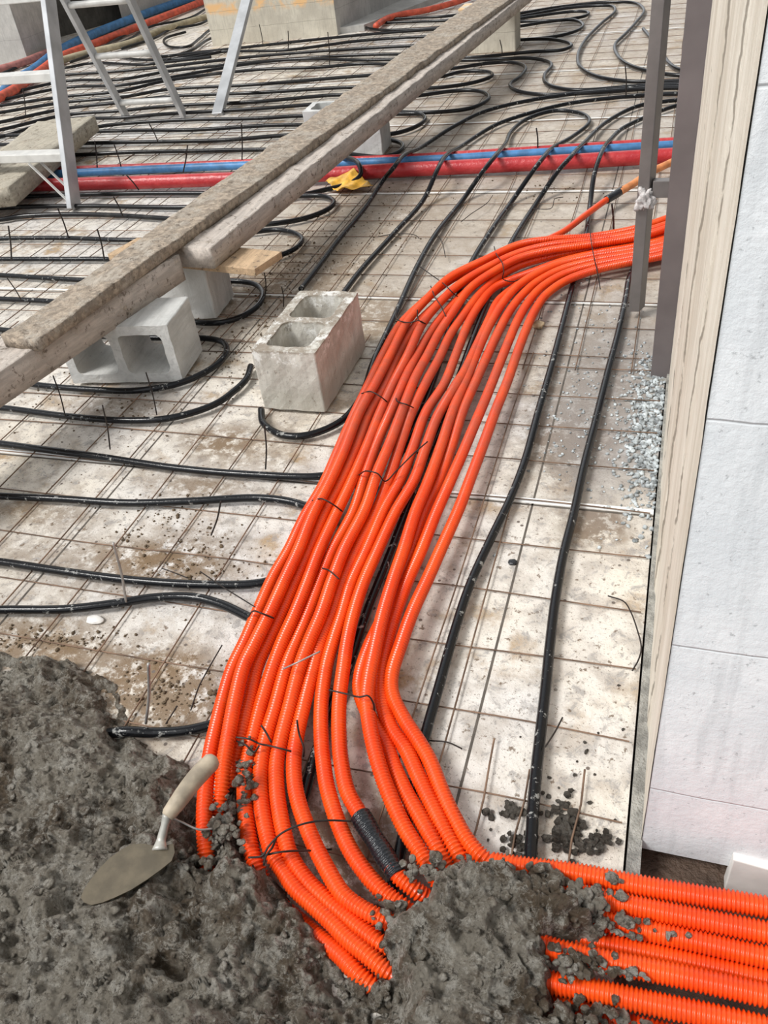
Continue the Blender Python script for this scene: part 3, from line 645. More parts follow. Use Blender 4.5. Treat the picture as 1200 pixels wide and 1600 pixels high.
main_pipe('hose', [(587,41),(598,33),(610,27),(635,21),(660,17),(710,4),(740,-6)], .026, ORANGERED, 'orange hose with a free end far back near the top edge', .04)
# tape rings on the red main
for px, py in ((275, 283), (775, 258)):
    pass

# ================================================================== wires
def wire(rows, r=.0016, mat=WIRE, z=.03, step=.004):
    return tube('tie_wire', [P(a[0], a[1], a[2] if len(a) > 2 else z) for a in rows], r, mat, step=step, sides=6)
# standing wires: (base px), (top px): leaning, top found in the vertical plane of the base
def stand(bx, by, tx, ty, mat=WIRE, r=.0022):
    b = P(bx, by, .03); t = Q(tx, ty, 1, b.y - .01)
    md = (b + t) / 2 + Vector((.004, 0, 0))
    return tube('tie_wire', [b, md, t], r * (1 if b.y < 3 else 1.6), mat, step=.01, sides=6)
stands = [
 ((245,648),(228,582),'thin black wire rising in front of the hole of the tilted block'),
 ((102,650),(83,587),'thin black wire rising at the left end of the tilted block'),
 ((172,702),(160,633),'thin black wire standing on the straight white-flecked run'),
 ((163,405),(152,358),'thin wire standing at the plank edge on the third pipe behind it'),
 ((107,371),(90,325),'thin wire standing just right below the stepladder foot'),
 ((18,407),(13,353),'thin wire standing near the left frame edge below the stepladder'),
 ((34,470),(10,433),'thin wire leaning left near the left frame edge above the plank'),
 ((330,836),(345,783),'thin wire leaning from the third pipe run left of the bundle'),
 ((415,733),(413,663),'grey wire standing from the hooked pipe below the upright block'),
 ((152,268),(148,220),'thin wire standing behind the blue main, right of the ladder rail'),
 ((190,264),(178,225),'thin wire leaning behind the blue main, second right of the ladder rail'),
 ((247,222),(233,193),'thin wire leaning between the rear ladder feet'),
 ((286,270),(293,227),'thin wire standing behind the blue main below the rear ladder foot'),
 ((378,254),(377,193),'thin wire standing left of the plank behind the blue main'),
 ((411,70),(405,38),'thin wire standing before the left half of the far concrete block'),
 ((450,78),(450,48),'thin wire standing before the middle of the far concrete block'),
 ((515,102),(512,50),'thin wire standing before the right corner of the far concrete block'),
 ((840,234),(838,200),'thin wire standing inside the loop behind the red main'),
 ((978,150),(977,103),'thick upright tie at the stacked pipes beside the steel tube'),
 ((958,376),(956,318),'black wire hanging from the taped joint down to the orange bundle'),
 ((443,479),(440,448),'short wire standing left of the upright block'),
 ((415,459),(413,426),'short wire standing at the right edge of the pine offcut'),
 ((217,297),(197,273),'wire leaning over the red main right of the ladder'),
 ((192,338),(177,307),'wire leaning below the red main right of the ladder'),
 ((785,88),(781,62),'short wire standing at the far support under the plank'),
 ((40,180),(36,140),'thin wire standing far left between the two ladder treads'),
]
for (b, t, lb) in stands: tag(stand(b[0], b[1], t[0], t[1]), lb, 'wire')
for b, t, lb in (((197,940),(177,848),'grey wire standing from the humped pipe run to the run above it'),
                 ((228,1130),(232,1037),'grey wire standing from the mortar near the pipe stub')):
    tag(stand(b[0], b[1], t[0], t[1], WIRE_GREY, .003), lb, 'wire')
flat = [
 ([(313,893,.05),(345,915,.06),(372,932,.075),(398,948,.10)], 'straight wire running from the left boards up onto the bundle edge'),
 ([(253,888),(270,894),(293,903)], 'short dark wire lying on the boards above the second pipe run'),
 ([(277,1103,.03),(268,1117,.03),(259,1131,.03)], 'short dark wire above the pipe stub in the mortar'),
 ([(347,1008,.03),(320,1055,.03),(310,1075,.04),(298,1110,.03)], 'pair of thin wires beside the bundle above the pipe stub'),
 ([(950,931,.01),(975,940,.02),(985,955,.02),(996,985,.02),(1002,1012,.02),(998,1030,.015),(988,1048,.01)], 'thin curled black wire on the boards near the pale column'),
 ([(879,1121,.03),(868,1142,.03),(852,1167,.035)], 'short black wire leaning on the straight pipe nearest the column'),
 ([(670,1157,.01),(700,1160,.015),(722,1170,.01)], 'short bent wire on the boards right of the bundle kink'),
 ([(684,367,.02),(692,382,.03),(696,402,.02)], 'short wire lying between the black runs left of the orange bend'),
 ([(590,370,.03),(620,365,.03),(650,368,.03),(655,373,.02)], 'bent wire lying between the two leftmost sweeping pipes'),
 ([(830,326,.02),(860,326,.02),(868,310,.03),(880,308,.03)], 'small hooked wire between the sweeping pipes behind the orange bend'),
 ([(720,347,.02),(735,335,.03),(760,318,.03),(770,305,.02)], 'thin dark wire between two sweeping pipes in front of the red main'),
 ([(920,208,.02),(935,200,.04),(955,190,.05)], 'thin wire beside the rightmost sweeping pipes behind the red main'),
 ([(395,1352,.05),(402,1370,.06),(408,1385,.05),(404,1400,.04)], 'dangling wire end below the low wire tie on the mortar'),
]
for rows, lb in flat: tag(wire(rows), lb, 'wire')
# ties over the bundle
ties = [
 ([(921,345,.03),(922,362,.10),(925,385,.09),(930,410,.075),(934,428,.05),(938,452,.02)], 'black wire tie crossing both halves of the bundle before the steel tube'),
 ([(772,385,.05),(776,398,.095),(785,412,.105),(787,425,.10),(786,436,.07),(800,440,.06),(815,435,.05)], 'black wire tie around the upper half of the bundle at its bend'),
 ([(655,416,.03),(672,428,.05),(695,445,.095),(706,456,.105),(713,462,.08),(730,470,.04)], 'long black wire from the sweeping pipe onto the bundle at the bend'),
 ([(673,447,.08),(680,465,.10),(690,480,.10),(697,495,.08)], 'thin loose wire lying across the bundle below its bend'),
 ([(619,480,.03),(622,500,.085),(640,504,.10),(654,501,.105),(665,506,.085),(654,500,.10),(652,484,.12)], 'black wire tie where the left strands straighten, with a prong pointing up'),
 ([(565,615,.07),(580,612,.10),(595,620,.09),(606,629,.06)], 'thin black wire tie around the left strands, upper'),
 ([(619,617,.05),(622,628,.095),(635,632,.10),(646,637,.07)], 'black wire tie around the middle three strands beside the thin one'),
 ([(561,742,.06),(573,736,.10),(590,740,.10),(602,752,.07),(620,735,.08),(645,710,.10),(668,690,.10)], 'black wire tie around the middle strands with a long twisted tail'),
 ([(488,782,.06),(505,780,.10),(520,788,.09),(535,799,.06)], 'black wire tie around the left strands level with the middle tie'),
 ([(504,888,.08),(515,892,.10),(530,905,.09)], 'short black wire tie on the middle strands'),
 ([(386,968,.05),(395,955,.085),(408,958,.10),(428,966,.08)], 'black wire tie around the left edge strands near the mortar end'),
 ([(443,1045,.09),(465,1035,.11),(500,1018,.11)], 'pale twisted wire lying across the lower bundle'),
 ([(514,1078,.10),(540,1084,.10),(562,1089,.11),(575,1087,.115),(583,1098,.10),(585,1112,.08)], 'black twisted wire tie joining the taped conduit to the strand right of the gap'),
 ([(369,1152,.09),(390,1155,.09),(405,1162,.08),(420,1165,.09),(440,1170,.09),(455,1174,.08)], 'black twisted wire tie across the four strands where they bend down'),
 ([(370,1158,.07),(385,1165,.08),(397,1175,.07),(405,1165,.08)], 'second strand of wire knotted beside the bend of four strands'),
 ([(408,1133,.12),(416,1145,.11),(424,1160,.10)], 'wire prong sticking up from the four strand tie'),
 ([(464,1125,.11),(467,1145,.09),(475,1170,.07),(474,1182,.05)], 'wire prong beside the sagging single conduit'),
 ([(388,1340,.09),(410,1337,.09),(420,1322,.10),(440,1302,.11),(475,1287,.11),(510,1282,.10),(548,1283,.08)], 'silvery black wire arcing from the low tie across to the tape wrap'),
 ([(410,1337,.08),(440,1331,.09),(480,1329,.06),(518,1327,.03)], 'black wire running right from the low tie over the paired curve'),
 ([(432,1308,.12),(425,1325,.10),(416,1337,.09),(412,1352,.08)], 'short wire prong above the low tie'),
 ([(262,1275,.13),(285,1285,.11),(310,1296,.095),(332,1295,.08)], 'pale wire across the mortar behind the trowel handle'),
]
for rows, lb in ties: tag(wire(rows, .0019, WIRE_GREY if 'pale' in lb else WIRE), lb, 'wire tie')

# ================================================================== hollow blocks
def hollow_block(lx, ly, lz, mat, label, rough=0.0, web=.032):
    """block with two cells open along z; origin at the base centre; lx long axis"""
    def rr(x0, x1, y0, y1, r, n=6):
        p = []
        for cx, cy, a0 in ((x1 - r, y1 - r, 0), (x0 + r, y1 - r, 90), (x0 + r, y0 + r, 180), (x1 - r, y0 + r, 270)):
            for i in range(n): a = math.radians(a0 + 90 * i / (n - 1)); p.append((cx + r * math.cos(a), cy + r * math.sin(a)))
        return p
    import bmesh
    bm = bmesh.new()
    outer = rr(-lx / 2, lx / 2, -ly / 2, ly / 2, .006)
    c1 = rr(-lx / 2 + web, -web / 2, -ly / 2 + web, ly / 2 - web, .022)
    c2 = rr(web / 2, lx / 2 - web, -ly / 2 + web, ly / 2 - web, .022)
    for ring, sc in ((outer, 1), (c1, 1), (c2, 1)):
        vs = [bm.verts.new((x, y, 0)) for x, y in ring]
        for i in range(len(vs)): bm.edges.new((vs[i], vs[(i + 1) % len(vs)]))
    bmesh.ops.triangle_fill(bm, edges=bm.edges[:], use_beauty=True)
    # drop faces that fill the cells
    for fc in [q for q in bm.faces if any(x0 < q.calc_center_median().x < x1 and abs(q.calc_center_median().y) < ly / 2 - web - .001 and all(abs(vv.co.x) < lx / 2 - web + .001 and abs(vv.co.y) < ly / 2 - web + .001 for vv in q.verts) for x0, x1 in ((-lx / 2 + web, -web / 2), (web / 2, lx / 2 - web)))]:
        if abs(fc.calc_center_median().x) > web / 2: bm.faces.remove(fc)
    ext = bmesh.ops.extrude_face_region(bm, geom=bm.faces[:])
    for e in ext['geom']:
        if isinstance(e, bmesh.types.BMVert): e.co.z += lz
    bmesh.ops.recalc_face_normals(bm, faces=bm.faces[:])
    bmesh.ops.triangulate(bm, faces=bm.faces[:])
    for _ in range(3):
        long = [e for e in bm.edges if e.calc_length() > .03]
        if long: bmesh.ops.subdivide_edges(bm, edges=long, cuts=1)
        bmesh.ops.triangulate(bm, faces=bm.faces[:])
    for vv in bm.verts:
        c = vv.co; vv.co = c + Vector((math.sin(c.y * 91 + c.z * 57), math.sin(c.x * 77 + c.z * 63), math.sin(c.x * 83 + c.y * 71))) * rough
    me = bpy.data.meshes.new('concrete_block'); bm.to_mesh(me); bm.free(); me.materials.append(mat)
    o = bpy.data.objects.new('concrete_block', me); COL.objects.link(o)
    return tag(o, label, 'block', 'hollow concrete blocks')
# upright block, cells up
b3 = hollow_block(.405, .205, .20, CONC_BLOCK2, 'muddy hollow concrete block with two cells open upward beside the orange bundle', .0012)
b3.rotation_euler = (0, math.radians(0), math.radians(90)); b3.location = (-1.040, 2.178, 0.014)
# tilted block on its side, cells toward us
b1 = hollow_block(.40, .205, .205, CONC_BLOCK, 'clean grey hollow block on its side, holes facing us, under the front plank', .001)
p1 = P(112, 599, .014); p2 = P(290, 596, .014); ang = math.atan2(p2.y - p1.y, p2.x - p1.x)
b1.rotation_euler = (math.radians(90), 0, ang)
mid = (p1 + p2) / 2; dirv = Vector((-math.sin(ang), math.cos(ang), 0))
b1.location = mid + dirv * .205 + Vector((0, 0, .1025))
# block under the offcut
b2 = hollow_block(.40, .20, .20, CONC_BLOCK, 'grey hollow block directly under the pine offcut, behind the one on its side', .001)
p = P(333, 497, .014); b2.rotation_euler = (0, 0, math.radians(5)); b2.location = (p.x - .195, p.y + .085, .012)
# block behind plank
b4 = hollow_block(.42, .20, .235, CONC_BLOCK, 'pale hollow block behind the plank at the red and blue main pipes', .001)
b4.location = (-1.72, 4.55, .014); b4.rotation_euler = (0, 0, math.radians(3))
# tall far support
sp = tag(box('support_block', -1.62, -1.205, 6.84, 7.06, .0, .30, CONC_BACK, bev=.006), 'tall yellowish support block under the far end of the plank', 'block')

# ================================================================== planks
def plank(name, A, B, wl, wr, z0, z1, mat, label, lump=0.0, seed=0, na=160, ncr=14, z1r=None, cat='plank', rise=0.0, wl1=None):
    """long board from A to B (xy); wl/wr: half widths left and right of the line"""
    A = np.array(A, float); B = np.array(B, float); d = B - A; L = np.linalg.norm(d); d /= L; s = np.array([d[1], -d[0]])
    na = int(L / .018); V = []
    prof = [(-wl, z0), (-wl, (z0 + z1) / 2)]
    zr = z1 if z1r is None else z1r
    for i in range(ncr + 1):
        t = i / ncr; prof.append((-wl + (wl + wr) * t, z1 + (zr - z1) * t))
    prof += [(wr, (z0 + zr) / 2), (wr, z0)]
    prof = np.array(prof); n = len(prof)
    U = np.linspace(0, L, na)
    for u in U:
        c = A + d * u
        lx = prof[:, 0].copy(); z = prof[:, 1] + rise * u / L
        if wl1 is not None: lx = np.where(lx < 0, lx * (1 + (wl1 / wl - 1) * u / L), lx)
        top = np.zeros(n); top[2:-2] = 1
        nz = (fbm(np.full(n, u * 9), lx * 16 + seed, 4, seed) - .42) * 2
        z = z + top * np.maximum(nz, -.15) * lump
        z = z + top * lump * .5 * np.maximum(0, .6 - worley(np.full(n, u * 28), lx * 28 + seed, seed + 3))
        edge = (fbm(np.full(n, u * 5), z * 9, 3, seed + 20) - .5) * lump * .35
        lx2 = lx + edge * np.sign(lx)
        V += [(c[0] + s[0] * a, c[1] + s[1] * a, b) for a, b in zip(lx2, z)]
    V = np.array(V)
    i = np.arange(na - 1)[:, None] * n; j = np.arange(n)[None, :]; k = (j + 1) % n
    F = np.stack([i + j, i + k, i + n + k, i + n + j], -1).reshape(-1, 4)
    o = quad_mesh(name, V, F, mat, caps=n, smooth=True)
    return tag(o, label, cat)
# lines fitted in plan: front lower piece, ridge, front upper piece
nb0 = Q(0, 647, 2, .20); nb1 = Q(287, 447, 2, .20)
e0 = np.array([nb0.x, nb0.y]); e1 = np.array([nb1.x, nb1.y]); dd = (e1 - e0) / np.linalg.norm(e1 - e0)
A_ = e0 - dd * .9; B_ = e1 + dd * .02
plank('scaffold_plank', A_, B_, .17, 0.0, .215, .305, BEAM_WOOD, 'near lower plank with bare pinkish front face, resting on the block on its side', lump=.006, seed=2)
f0 = P(373, 388, .245); f1 = P(800, 27, .315)
e0 = np.array([f0.x, f0.y]); e1 = np.array([f1.x, f1.y]); Lf = np.linalg.norm(e1 - e0); dd = (e1 - e0) / Lf; sl_ = .07 / Lf
plank('scaffold_plank', e0 - dd * .17, e1 + dd * 1.2, .17, 0.0, .241, .312, BEAM_WOOD, 'far lower plank running from the pine offcut up to the top edge', lump=.008, seed=5, rise=sl_ * (Lf + 1.37))
r0 = P(63, 547, .31); r1 = P(806, 0, .385)
e0 = np.array([r0.x, r0.y]); e1 = np.array([r1.x, r1.y]); Lr = np.linalg.norm(e1 - e0); dd = (e1 - e0) / Lr
plank('scaffold_board', e0, e1 + dd * 1.2, .135, .0, .306, .338, BEAM_MUD, 'long narrow board caked in dried mud along the back of both planks', lump=.008, seed=9, rise=.075 * (1 + 1.2 / Lr), wl1=.27)
# pine offcut under the far plank
q = [P(272, 405, .20), P(402, 425, .20), P(438, 400, .20), P(330, 372, .20)]
q = [P(x, y, .235) for x, y in ((168, 398), (398, 422), (440, 394), (215, 372))]
o = mesh_obj('pine_offcut', [(p.x, p.y, .212) for p in q] + [(p.x, p.y, .238) for p in q], BOXF, OFFCUT, smooth=False); bevel(o, .002)
tag(o, 'short raw pine board lying crosswise under the long planks on a block', 'wood')
# dusty timber behind the ladder
a0 = P(-60, 305, .16); a1 = P(88, 190, .16)
e0 = np.array([a0.x, a0.y]); e1 = np.array([a1.x, a1.y])
plank('timber_beam', e0, e1, .12, .26, .08, .17, TIMBER, 'dusty wide timber lying behind the stepladder rail at the left', lump=.008, seed=14, cat='timber')
o = tag(box('support_block', -3.85, -3.45, 4.05, 4.3, 0, .078, CONC_DARK, bev=.004), 'low dark block under the dusty timber behind the ladder', 'block')

# ================================================================== stepladder
LY0, LY1, SLP = 3.71, 5.45, .39
lad = empty('stepladder', (-3.3, 4.5, 0), 'aluminium stepladder with wide front treads and round rear rungs, standing over the red pipe', 'ladder')
ZT = 2.15
for x0 in (-2.98, -3.66):
    bar('front_rail', (x0, LY0, .008), (x0 + (-.04 if x0 > -3.3 else .04), LY0 + SLP * ZT, ZT), .030, .085, ALU, lad, side=(1, 0, 0), bev=.003)
for x0 in (-3.235, -3.685):
    bar('rear_rail', (x0, LY1, .008), (x0, LY1 - SLP * ZT, ZT), .030, .055, ALU, lad, side=(1, 0, 0), bev=.003)
for z in (.255, .60, .93, 1.26, 1.59, 1.92):
    y = LY0 + SLP * z
    box('tread', -3.645, -2.995, y - .035, y + .05, z - .03, z + .012, ALU_WHITE, lad, bev=.004)
for z in (.12, .43, .74, 1.05, 1.36, 1.67):
    y = LY1 - SLP * z
    tube('rung', [(-3.675, y, z), (-3.245, y, z)], .019, ALU_WHITE, step=.05, sides=14, parent=lad)
for s in (1, -1):
    xr = -2.99 if s > 0 else -3.65
    for yy in (-.03, .045):
        bar('brace', (xr - s * .22, LY0 + SLP * .225 + yy, .225), (xr - s * .012, LY0 + .03 + yy, .05), .016, .005, ALU_WHITE, lad, side=(0, 1, 0), bev=.001)
box('top_cap', -3.70, -2.96, LY0 + SLP * ZT - .05, LY1 - SLP * ZT + .05, ZT - .02, ZT + .03, ALU_WHITE, lad, bev=.01)
# leaning straightedge
pb = P(340, 180, .004); pt = Q(386, 0, 1, 6.35); dv = (pt - pb)
st = bar('straightedge', tuple(pb), tuple(pb + dv * 2.35), .075, .035, ALU, None, side=(1, 0, 0), bev=.003)
tag(st, 'long aluminium straightedge standing at a slant in front of the far concrete block', 'straightedge')

# ================================================================== steel on the right
def extrude_up(name, prof, z0, z1, mat, label=None, cat=None, lean=(0, 0), parent=None):
    n = len(prof); v_ = [(x, y, z0) for x, y in prof] + [(x + lean[0], y + lean[1], z1) for x, y in prof]
    f_ = [tuple(range(n))[::-1], tuple(range(n, 2 * n))] + [(i, (i + 1) % n, (i + 1) % n + n, i + n) for i in range(n)]
    o = mesh_obj(name, v_, f_, mat, parent, smooth=False); bevel(o, .002)
    return tag(o, label, cat) if label else o
g0 = P(1016, 590, 0); gx1 = X0 + .02
sup = empty('steel_support', (g0.x, g0.y, 0), 'wide brown-grey steel channel upright standing at the back corner of the pale column', 'steel post')
extrude_up('channel', [(g0.x, g0.y), (gx1 + .03, g0.y - .012), (gx1 + .03, g0.y + .02), (g0.x + .014, g0.y + .028), (g0.x + .014, g0.y + .09), (g0.x, g0.y + .09)], .003, 2.6, STEEL, lean=(-.006, 0), parent=sup)
o = box('base_plate', g0.x - .012, gx1 + .02, g0.y - .022, g0.y + .10, .0005, .003, EDGE, sup)
t0 = P(981, 500, .0)
tb = empty('steel_tube', (t0.x, t0.y, 0), 'narrow grey square steel tube standing left of the steel channel, white foam blob on it', 'steel post')
bx0, bx1 = t0.x, t0.x + .046
extrude_up('tube', [(bx0, t0.y), (bx0 + .034, t0.y), (bx0 + .050, t0.y + .042), (bx0 + .016, t0.y + .046)], .03, 2.6, STEEL2, lean=(-.008, 0), parent=tb)
zb = Q(1028, 300, 1, 2.64).z
o = box('bracket', bx1 - .004, bx1 + .075, t0.y + .004, t0.y + .035, zb - .028, zb + .022, STEEL2, tb, bev=.002); o['label'] = 'short cross bracket to the channel'
def blob(name, c, r, mat, seed=0, parent=None, amp=.4, sub=3, squash=(1, 1, 1)):
    import bmesh
    from mathutils import noise as mn
    bm = bmesh.new(); bmesh.ops.create_icosphere(bm, subdivisions=sub, radius=1)
    for vv in bm.verts:
        q_ = vv.co.copy(); f_ = 1 + amp * (mn.noise(q_ * 1.7 + Vector((seed * 3.1, 0, 0))) + .5 * mn.noise(q_ * 4 + Vector((seed, 5, 1))))
        vv.co = Vector((q_.x * squash[0], q_.y * squash[1], q_.z * squash[2])) * r * f_
    me = bpy.data.meshes.new(name); bm.to_mesh(me); bm.free(); me.materials.append(mat)
    me.polygons.foreach_set('use_smooth', [True] * len(me.polygons))
    o = bpy.data.objects.new(name, me); COL.objects.link(o); o.location = c
    if parent: o.parent = parent; o.matrix_parent_inverse = parent.matrix_basis.inverted()
    return o
fb = Q(1008, 312, 1, t0.y - .004)
blob('foam_blob', fb, .030, FOAM, 3, tb, amp=1.0, sub=4, squash=(.8, .35, 1.05))['label'] = 'ragged white foam blob'

# ================================================================== trowel
tr = empty('trowel', P(220, 1360, .09), 'long rounded trowel with wooden handle resting on the left mortar, tip to the left', 'trowel')
ol = [(126,1402),(131,1390),(140,1376),(155,1357),(172,1340),(190,1327),(206,1319),(225,1318),(243,1322),(262,1320),(271,1318),(273,1332),(268,1345),(252,1358),(230,1374),(205,1390),(180,1402),(160,1410),(143,1414),(131,1410)]
zt = .100
top = [P(x, y, zt + (x - 130) * .00006) for x, y in ol]
cen = sum(top, Vector()) / len(top)
v_ = [(p.x, p.y, p.z) for p in top] + [(p.x, p.y, p.z - .0022) for p in top]; n = len(top)
o = mesh_obj('blade', v_, [tuple(range(n)), tuple(range(2 * n - 1, n - 1, -1))] + [(i, i + n, (i + 1) % n + n, (i + 1) % n) for i in range(n)], BLADE, tr, smooth=False)
pth = spline([P(250, 1328, zt + .008), P(252, 1312, zt + .014), P(256, 1295, zt + .028), P(262, 1272, zt + .045)], .004)
rr = np.interp(np.linspace(0, 1, len(pth)), [0, .25, .7, 1], [.013, .0075, .0065, .0085])
v_, f_ = tube_geo(pth, rr, 12); quad_mesh('shank', v_, f_, SHANK, tr, caps=12)
pth = spline([P(261, 1276, zt + .043), P(280, 1250, zt + .05), P(305, 1217, zt + .055), P(328, 1193, zt + .058), P(338, 1184, zt + .058)], .003)
rr = np.interp(np.linspace(0, 1, len(pth)), [0, .05, .3, .7, .92, .98, 1], [.010, .0125, .0150, .0165, .0158, .011, .005])
v_, f_ = tube_geo(pth, rr, 18); quad_mesh('handle', v_, f_, WOODH, tr, caps=18)

# ================================================================== yellow sheet
def sheet():
    c = [P(509, 289, .02), P(530, 303, .02), P(584, 296, .02), P(553, 268, .06)]
    n = 26; V = []
    for i in range(n):
        for j in range(n):
            u, t = i / (n - 1), j / (n - 1)
            p = (c[0] * (1 - u) * (1 - t) + c[1] * u * (1 - t) + c[2] * u * t + c[3] * (1 - u) * t)
            z = p.z + .012 * math.sin(u * 7 + t * 4) * math.sin(t * 5 + 1) + .004 * math.sin(u * 19 + t * 13)
            V.append((p.x, p.y, max(.012, z + .015)))
    F = [(i * n + j, (i + 1) * n + j, (i + 1) * n + j + 1, i * n + j + 1) for i in range(n - 1) for j in range(n - 1)]
    o = mesh_obj('plastic_sheet', V, F, YELLOW); s_m = o.modifiers.new('s', 'SOLIDIFY'); s_m.thickness = .002
    return tag(o, 'crumpled yellow plastic sheet against the red main pipe under a black loop', 'sheet')
sheet()

# white foam board piece by the column foot
wb = [P(1140, 1392, -.03), P(1215, 1400, -.03)]
a = P(1143, 1345, .03)
o = mesh_obj('foam_board', [(a.x, a.y - .004, -.056), (a.x + .2, a.y - .004, -.056), (a.x + .2, a.y + .02, -.056), (a.x, a.y + .02, -.056),
     (a.x + .002, a.y, .034), (a.x + .2, a.y - .0, .006), (a.x + .2, a.y + .02, .006), (a.x + .002, a.y + .02, .034)], BOXF, WHITEBOARD, smooth=False); bevel(o, .002)
tag(o, 'white rigid foam piece standing at the foot of the pale column', 'foam board')

# ================================================================== mortar heaps
def wpoly(pts, z): return [(P(x, y, z).x, P(x, y, z).y) for x, y in pts]
LEFT = wpoly([(-420,960),(-150,985),(0,1002),(60,1006),(120,1022),(165,1048),(185,1085),(195,1130),(240,1158),(290,1168),(300,1180),(298,1240),(296,1300),(306,1342),(338,1345),(341,1295),(352,1262),(358,1215),(374,1205),(374,1300),(384,1342),(400,1352),(430,1352),(462,1402),(500,1440),(530,1480),(543,1515),(552,1532),(640,1540),(660,1700),(600,2000),(-600,2000)], .05)
MID = wpoly([(590,1543),(584,1515),(588,1490),(585,1450),(612,1428),(650,1398),(680,1362),(730,1342),(790,1346),(840,1362),(900,1392),(935,1425),(945,1450),(900,1452),(862,1462),(868,1500),(925,1528),(872,1532),(862,1560),(900,1580),(960,1600),(1040,1640),(1000,2000),(600,2000),(556,1555)], .07)
def heap():
    res = .0026
    xs = np.arange(-1.75, .16, res); ys = np.arange(.05, 1.12, res); X, Y = np.meshgrid(xs, ys)
    wob = (fbm(X * 22, Y * 22, 4, 3) - .5) * .03 + (fbm(X * 70, Y * 70, 3, 9) - .5) * .02
    dl = poly_sd(X, Y, LEFT) + wob; dm = poly_sd(X, Y, MID) + wob * .8
    hl = np.where(dl > 0, .085 * (1 - np.exp(-np.maximum(dl, 0) / .09)) + .02 * np.minimum(1, np.maximum(dl, 0) / .012), dl * 1.5)
    hm = np.where(dm > 0, .075 * (1 - np.exp(-np.maximum(dm, 0) / .05)) + .05 * np.minimum(1, np.maximum(dm, 0) / .02), dm * 1.5)
    H_ = np.maximum(hl, hm)
    d = np.maximum(dl, dm); k = np.clip(d / .03, 0, 1)
    big = (fbm(X * 7, Y * 7, 4, 40) - .5) * .14
    med = (fbm(X * 26, Y * 26, 3, 50) - .5) * .055
    # clods
    wx = X + (fbm(X * 60, Y * 60, 2, 60) - .5) * .02; wy = Y + (fbm(X * 60, Y * 60, 2, 70) - .5) * .02
    w1 = worley(wx * 38, wy * 38, 80); w2 = worley(wx * 85, wy * 85, 90)
    wl = np.sqrt(np.clip(1 - w1 * w1 * 1.3, 0, 1)) * .015 * (fbm(X * 18, Y * 18, 2, 77) > .5) + np.sqrt(np.clip(1 - w2 * w2 * 1.3, 0, 1)) * .0065
    smooth_zone = np.clip((fbm(X * 5 + 3, Y * 5, 3, 100) - .47) * 9, 0, 1)   # trowelled areas are calmer
    fine = (fbm(X * 120, Y * 120, 3, 110) - .5) * .015
    # troughs raked by the trowel
    rake = np.exp(-((X * .8 + Y * .6 + .28 + .03 * fbm(X * 10, Y * 10, 3, 9)) / .018) ** 2) * .03
    H_ = H_ + k * (big + med + wl * (1 - .6 * smooth_zone) + fine - rake) - .012 * k
    # keep the trowel lying on the mortar
    tp = poly_sd(X, Y, wpoly(ol, zt)); near = np.clip((tp + .02) / .02, 0, 1)
    H_ = np.where(tp > -.02, H_ * (1 - near) + np.minimum(H_, zt - .006) * near, H_)
    V = np.stack([X, Y, H_], -1)
    ny, nx = X.shape; ok = H_ > -.004
    i = np.arange(ny - 1)[:, None]; j = np.arange(nx - 1)[None, :]
    keep = ok[:-1, :-1] | ok[1:, :-1] | ok[:-1, 1:] | ok[1:, 1:]
    F = np.stack([i * nx + j, i * nx + j + 1, (i + 1) * nx + j + 1, (i + 1) * nx + j], -1)[keep]
    used = np.unique(F); rem = np.full(nx * ny, -1); rem[used] = np.arange(len(used))
    return V.reshape(-1, 3)[used], rem[F], (X, Y, H_, d)
hv, hf, HF = heap()
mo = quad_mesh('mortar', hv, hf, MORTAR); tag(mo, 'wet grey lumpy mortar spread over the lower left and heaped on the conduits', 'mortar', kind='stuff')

ICO = None
def clods(name, items, mat, label, cat, seed=0):
    """many tiny lumps as one uncountable mass"""
    import bmesh
    bm = bmesh.new(); bmesh.ops.create_icosphere(bm, subdivisions=2, radius=1)
    bv = np.array([list(q.co) for q in bm.verts]); bf = np.array([[q.index for q in fc.verts] for fc in bm.faces]); bm.free()
    rg = np.random.default_rng(seed); V = []; F = []; o_ = 0
    for (x, y, z, r) in items:
        f_ = 1 + .38 * (vnoise(bv[:, 0] * 1.6 + rg.uniform(0, 50), bv[:, 1] * 1.6 + bv[:, 2] * 1.3 + rg.uniform(0, 50), 3) * 2 - 1)
        s3 = rg.uniform(.7, 1.25, 3) * np.array([1, 1, .75])
        V.append(bv * f_[:, None] * s3 * r + np.array([x, y, z])); F.append(bf + o_); o_ += len(bv)
    V = np.vstack(V); F = np.vstack(F)
    me = bpy.data.meshes.new(name); me.from_pydata(V.tolist(), [], F.tolist()); me.materials.append(mat)
    me.polygons.foreach_set('use_smooth', [True] * len(me.polygons))
    o = bpy.data.objects.new(name, me); COL.objects.link(o); return tag(o, label, cat, kind='stuff')
rg = np.random.default_rng(5)
X, Y, H_, D = HF
it = []
iy, ix = np.where((D > .004) & (H_ > .01)); sel = rg.choice(len(iy), 1500, replace=False)
for s in sel:
    a, b = iy[s], ix[s]; r = rg.choice([.0035, .005, .007, .0095], p=[.55, .3, .12, .03])
    it.append((X[a, b], Y[a, b], H_[a, b] + r * .1, r))
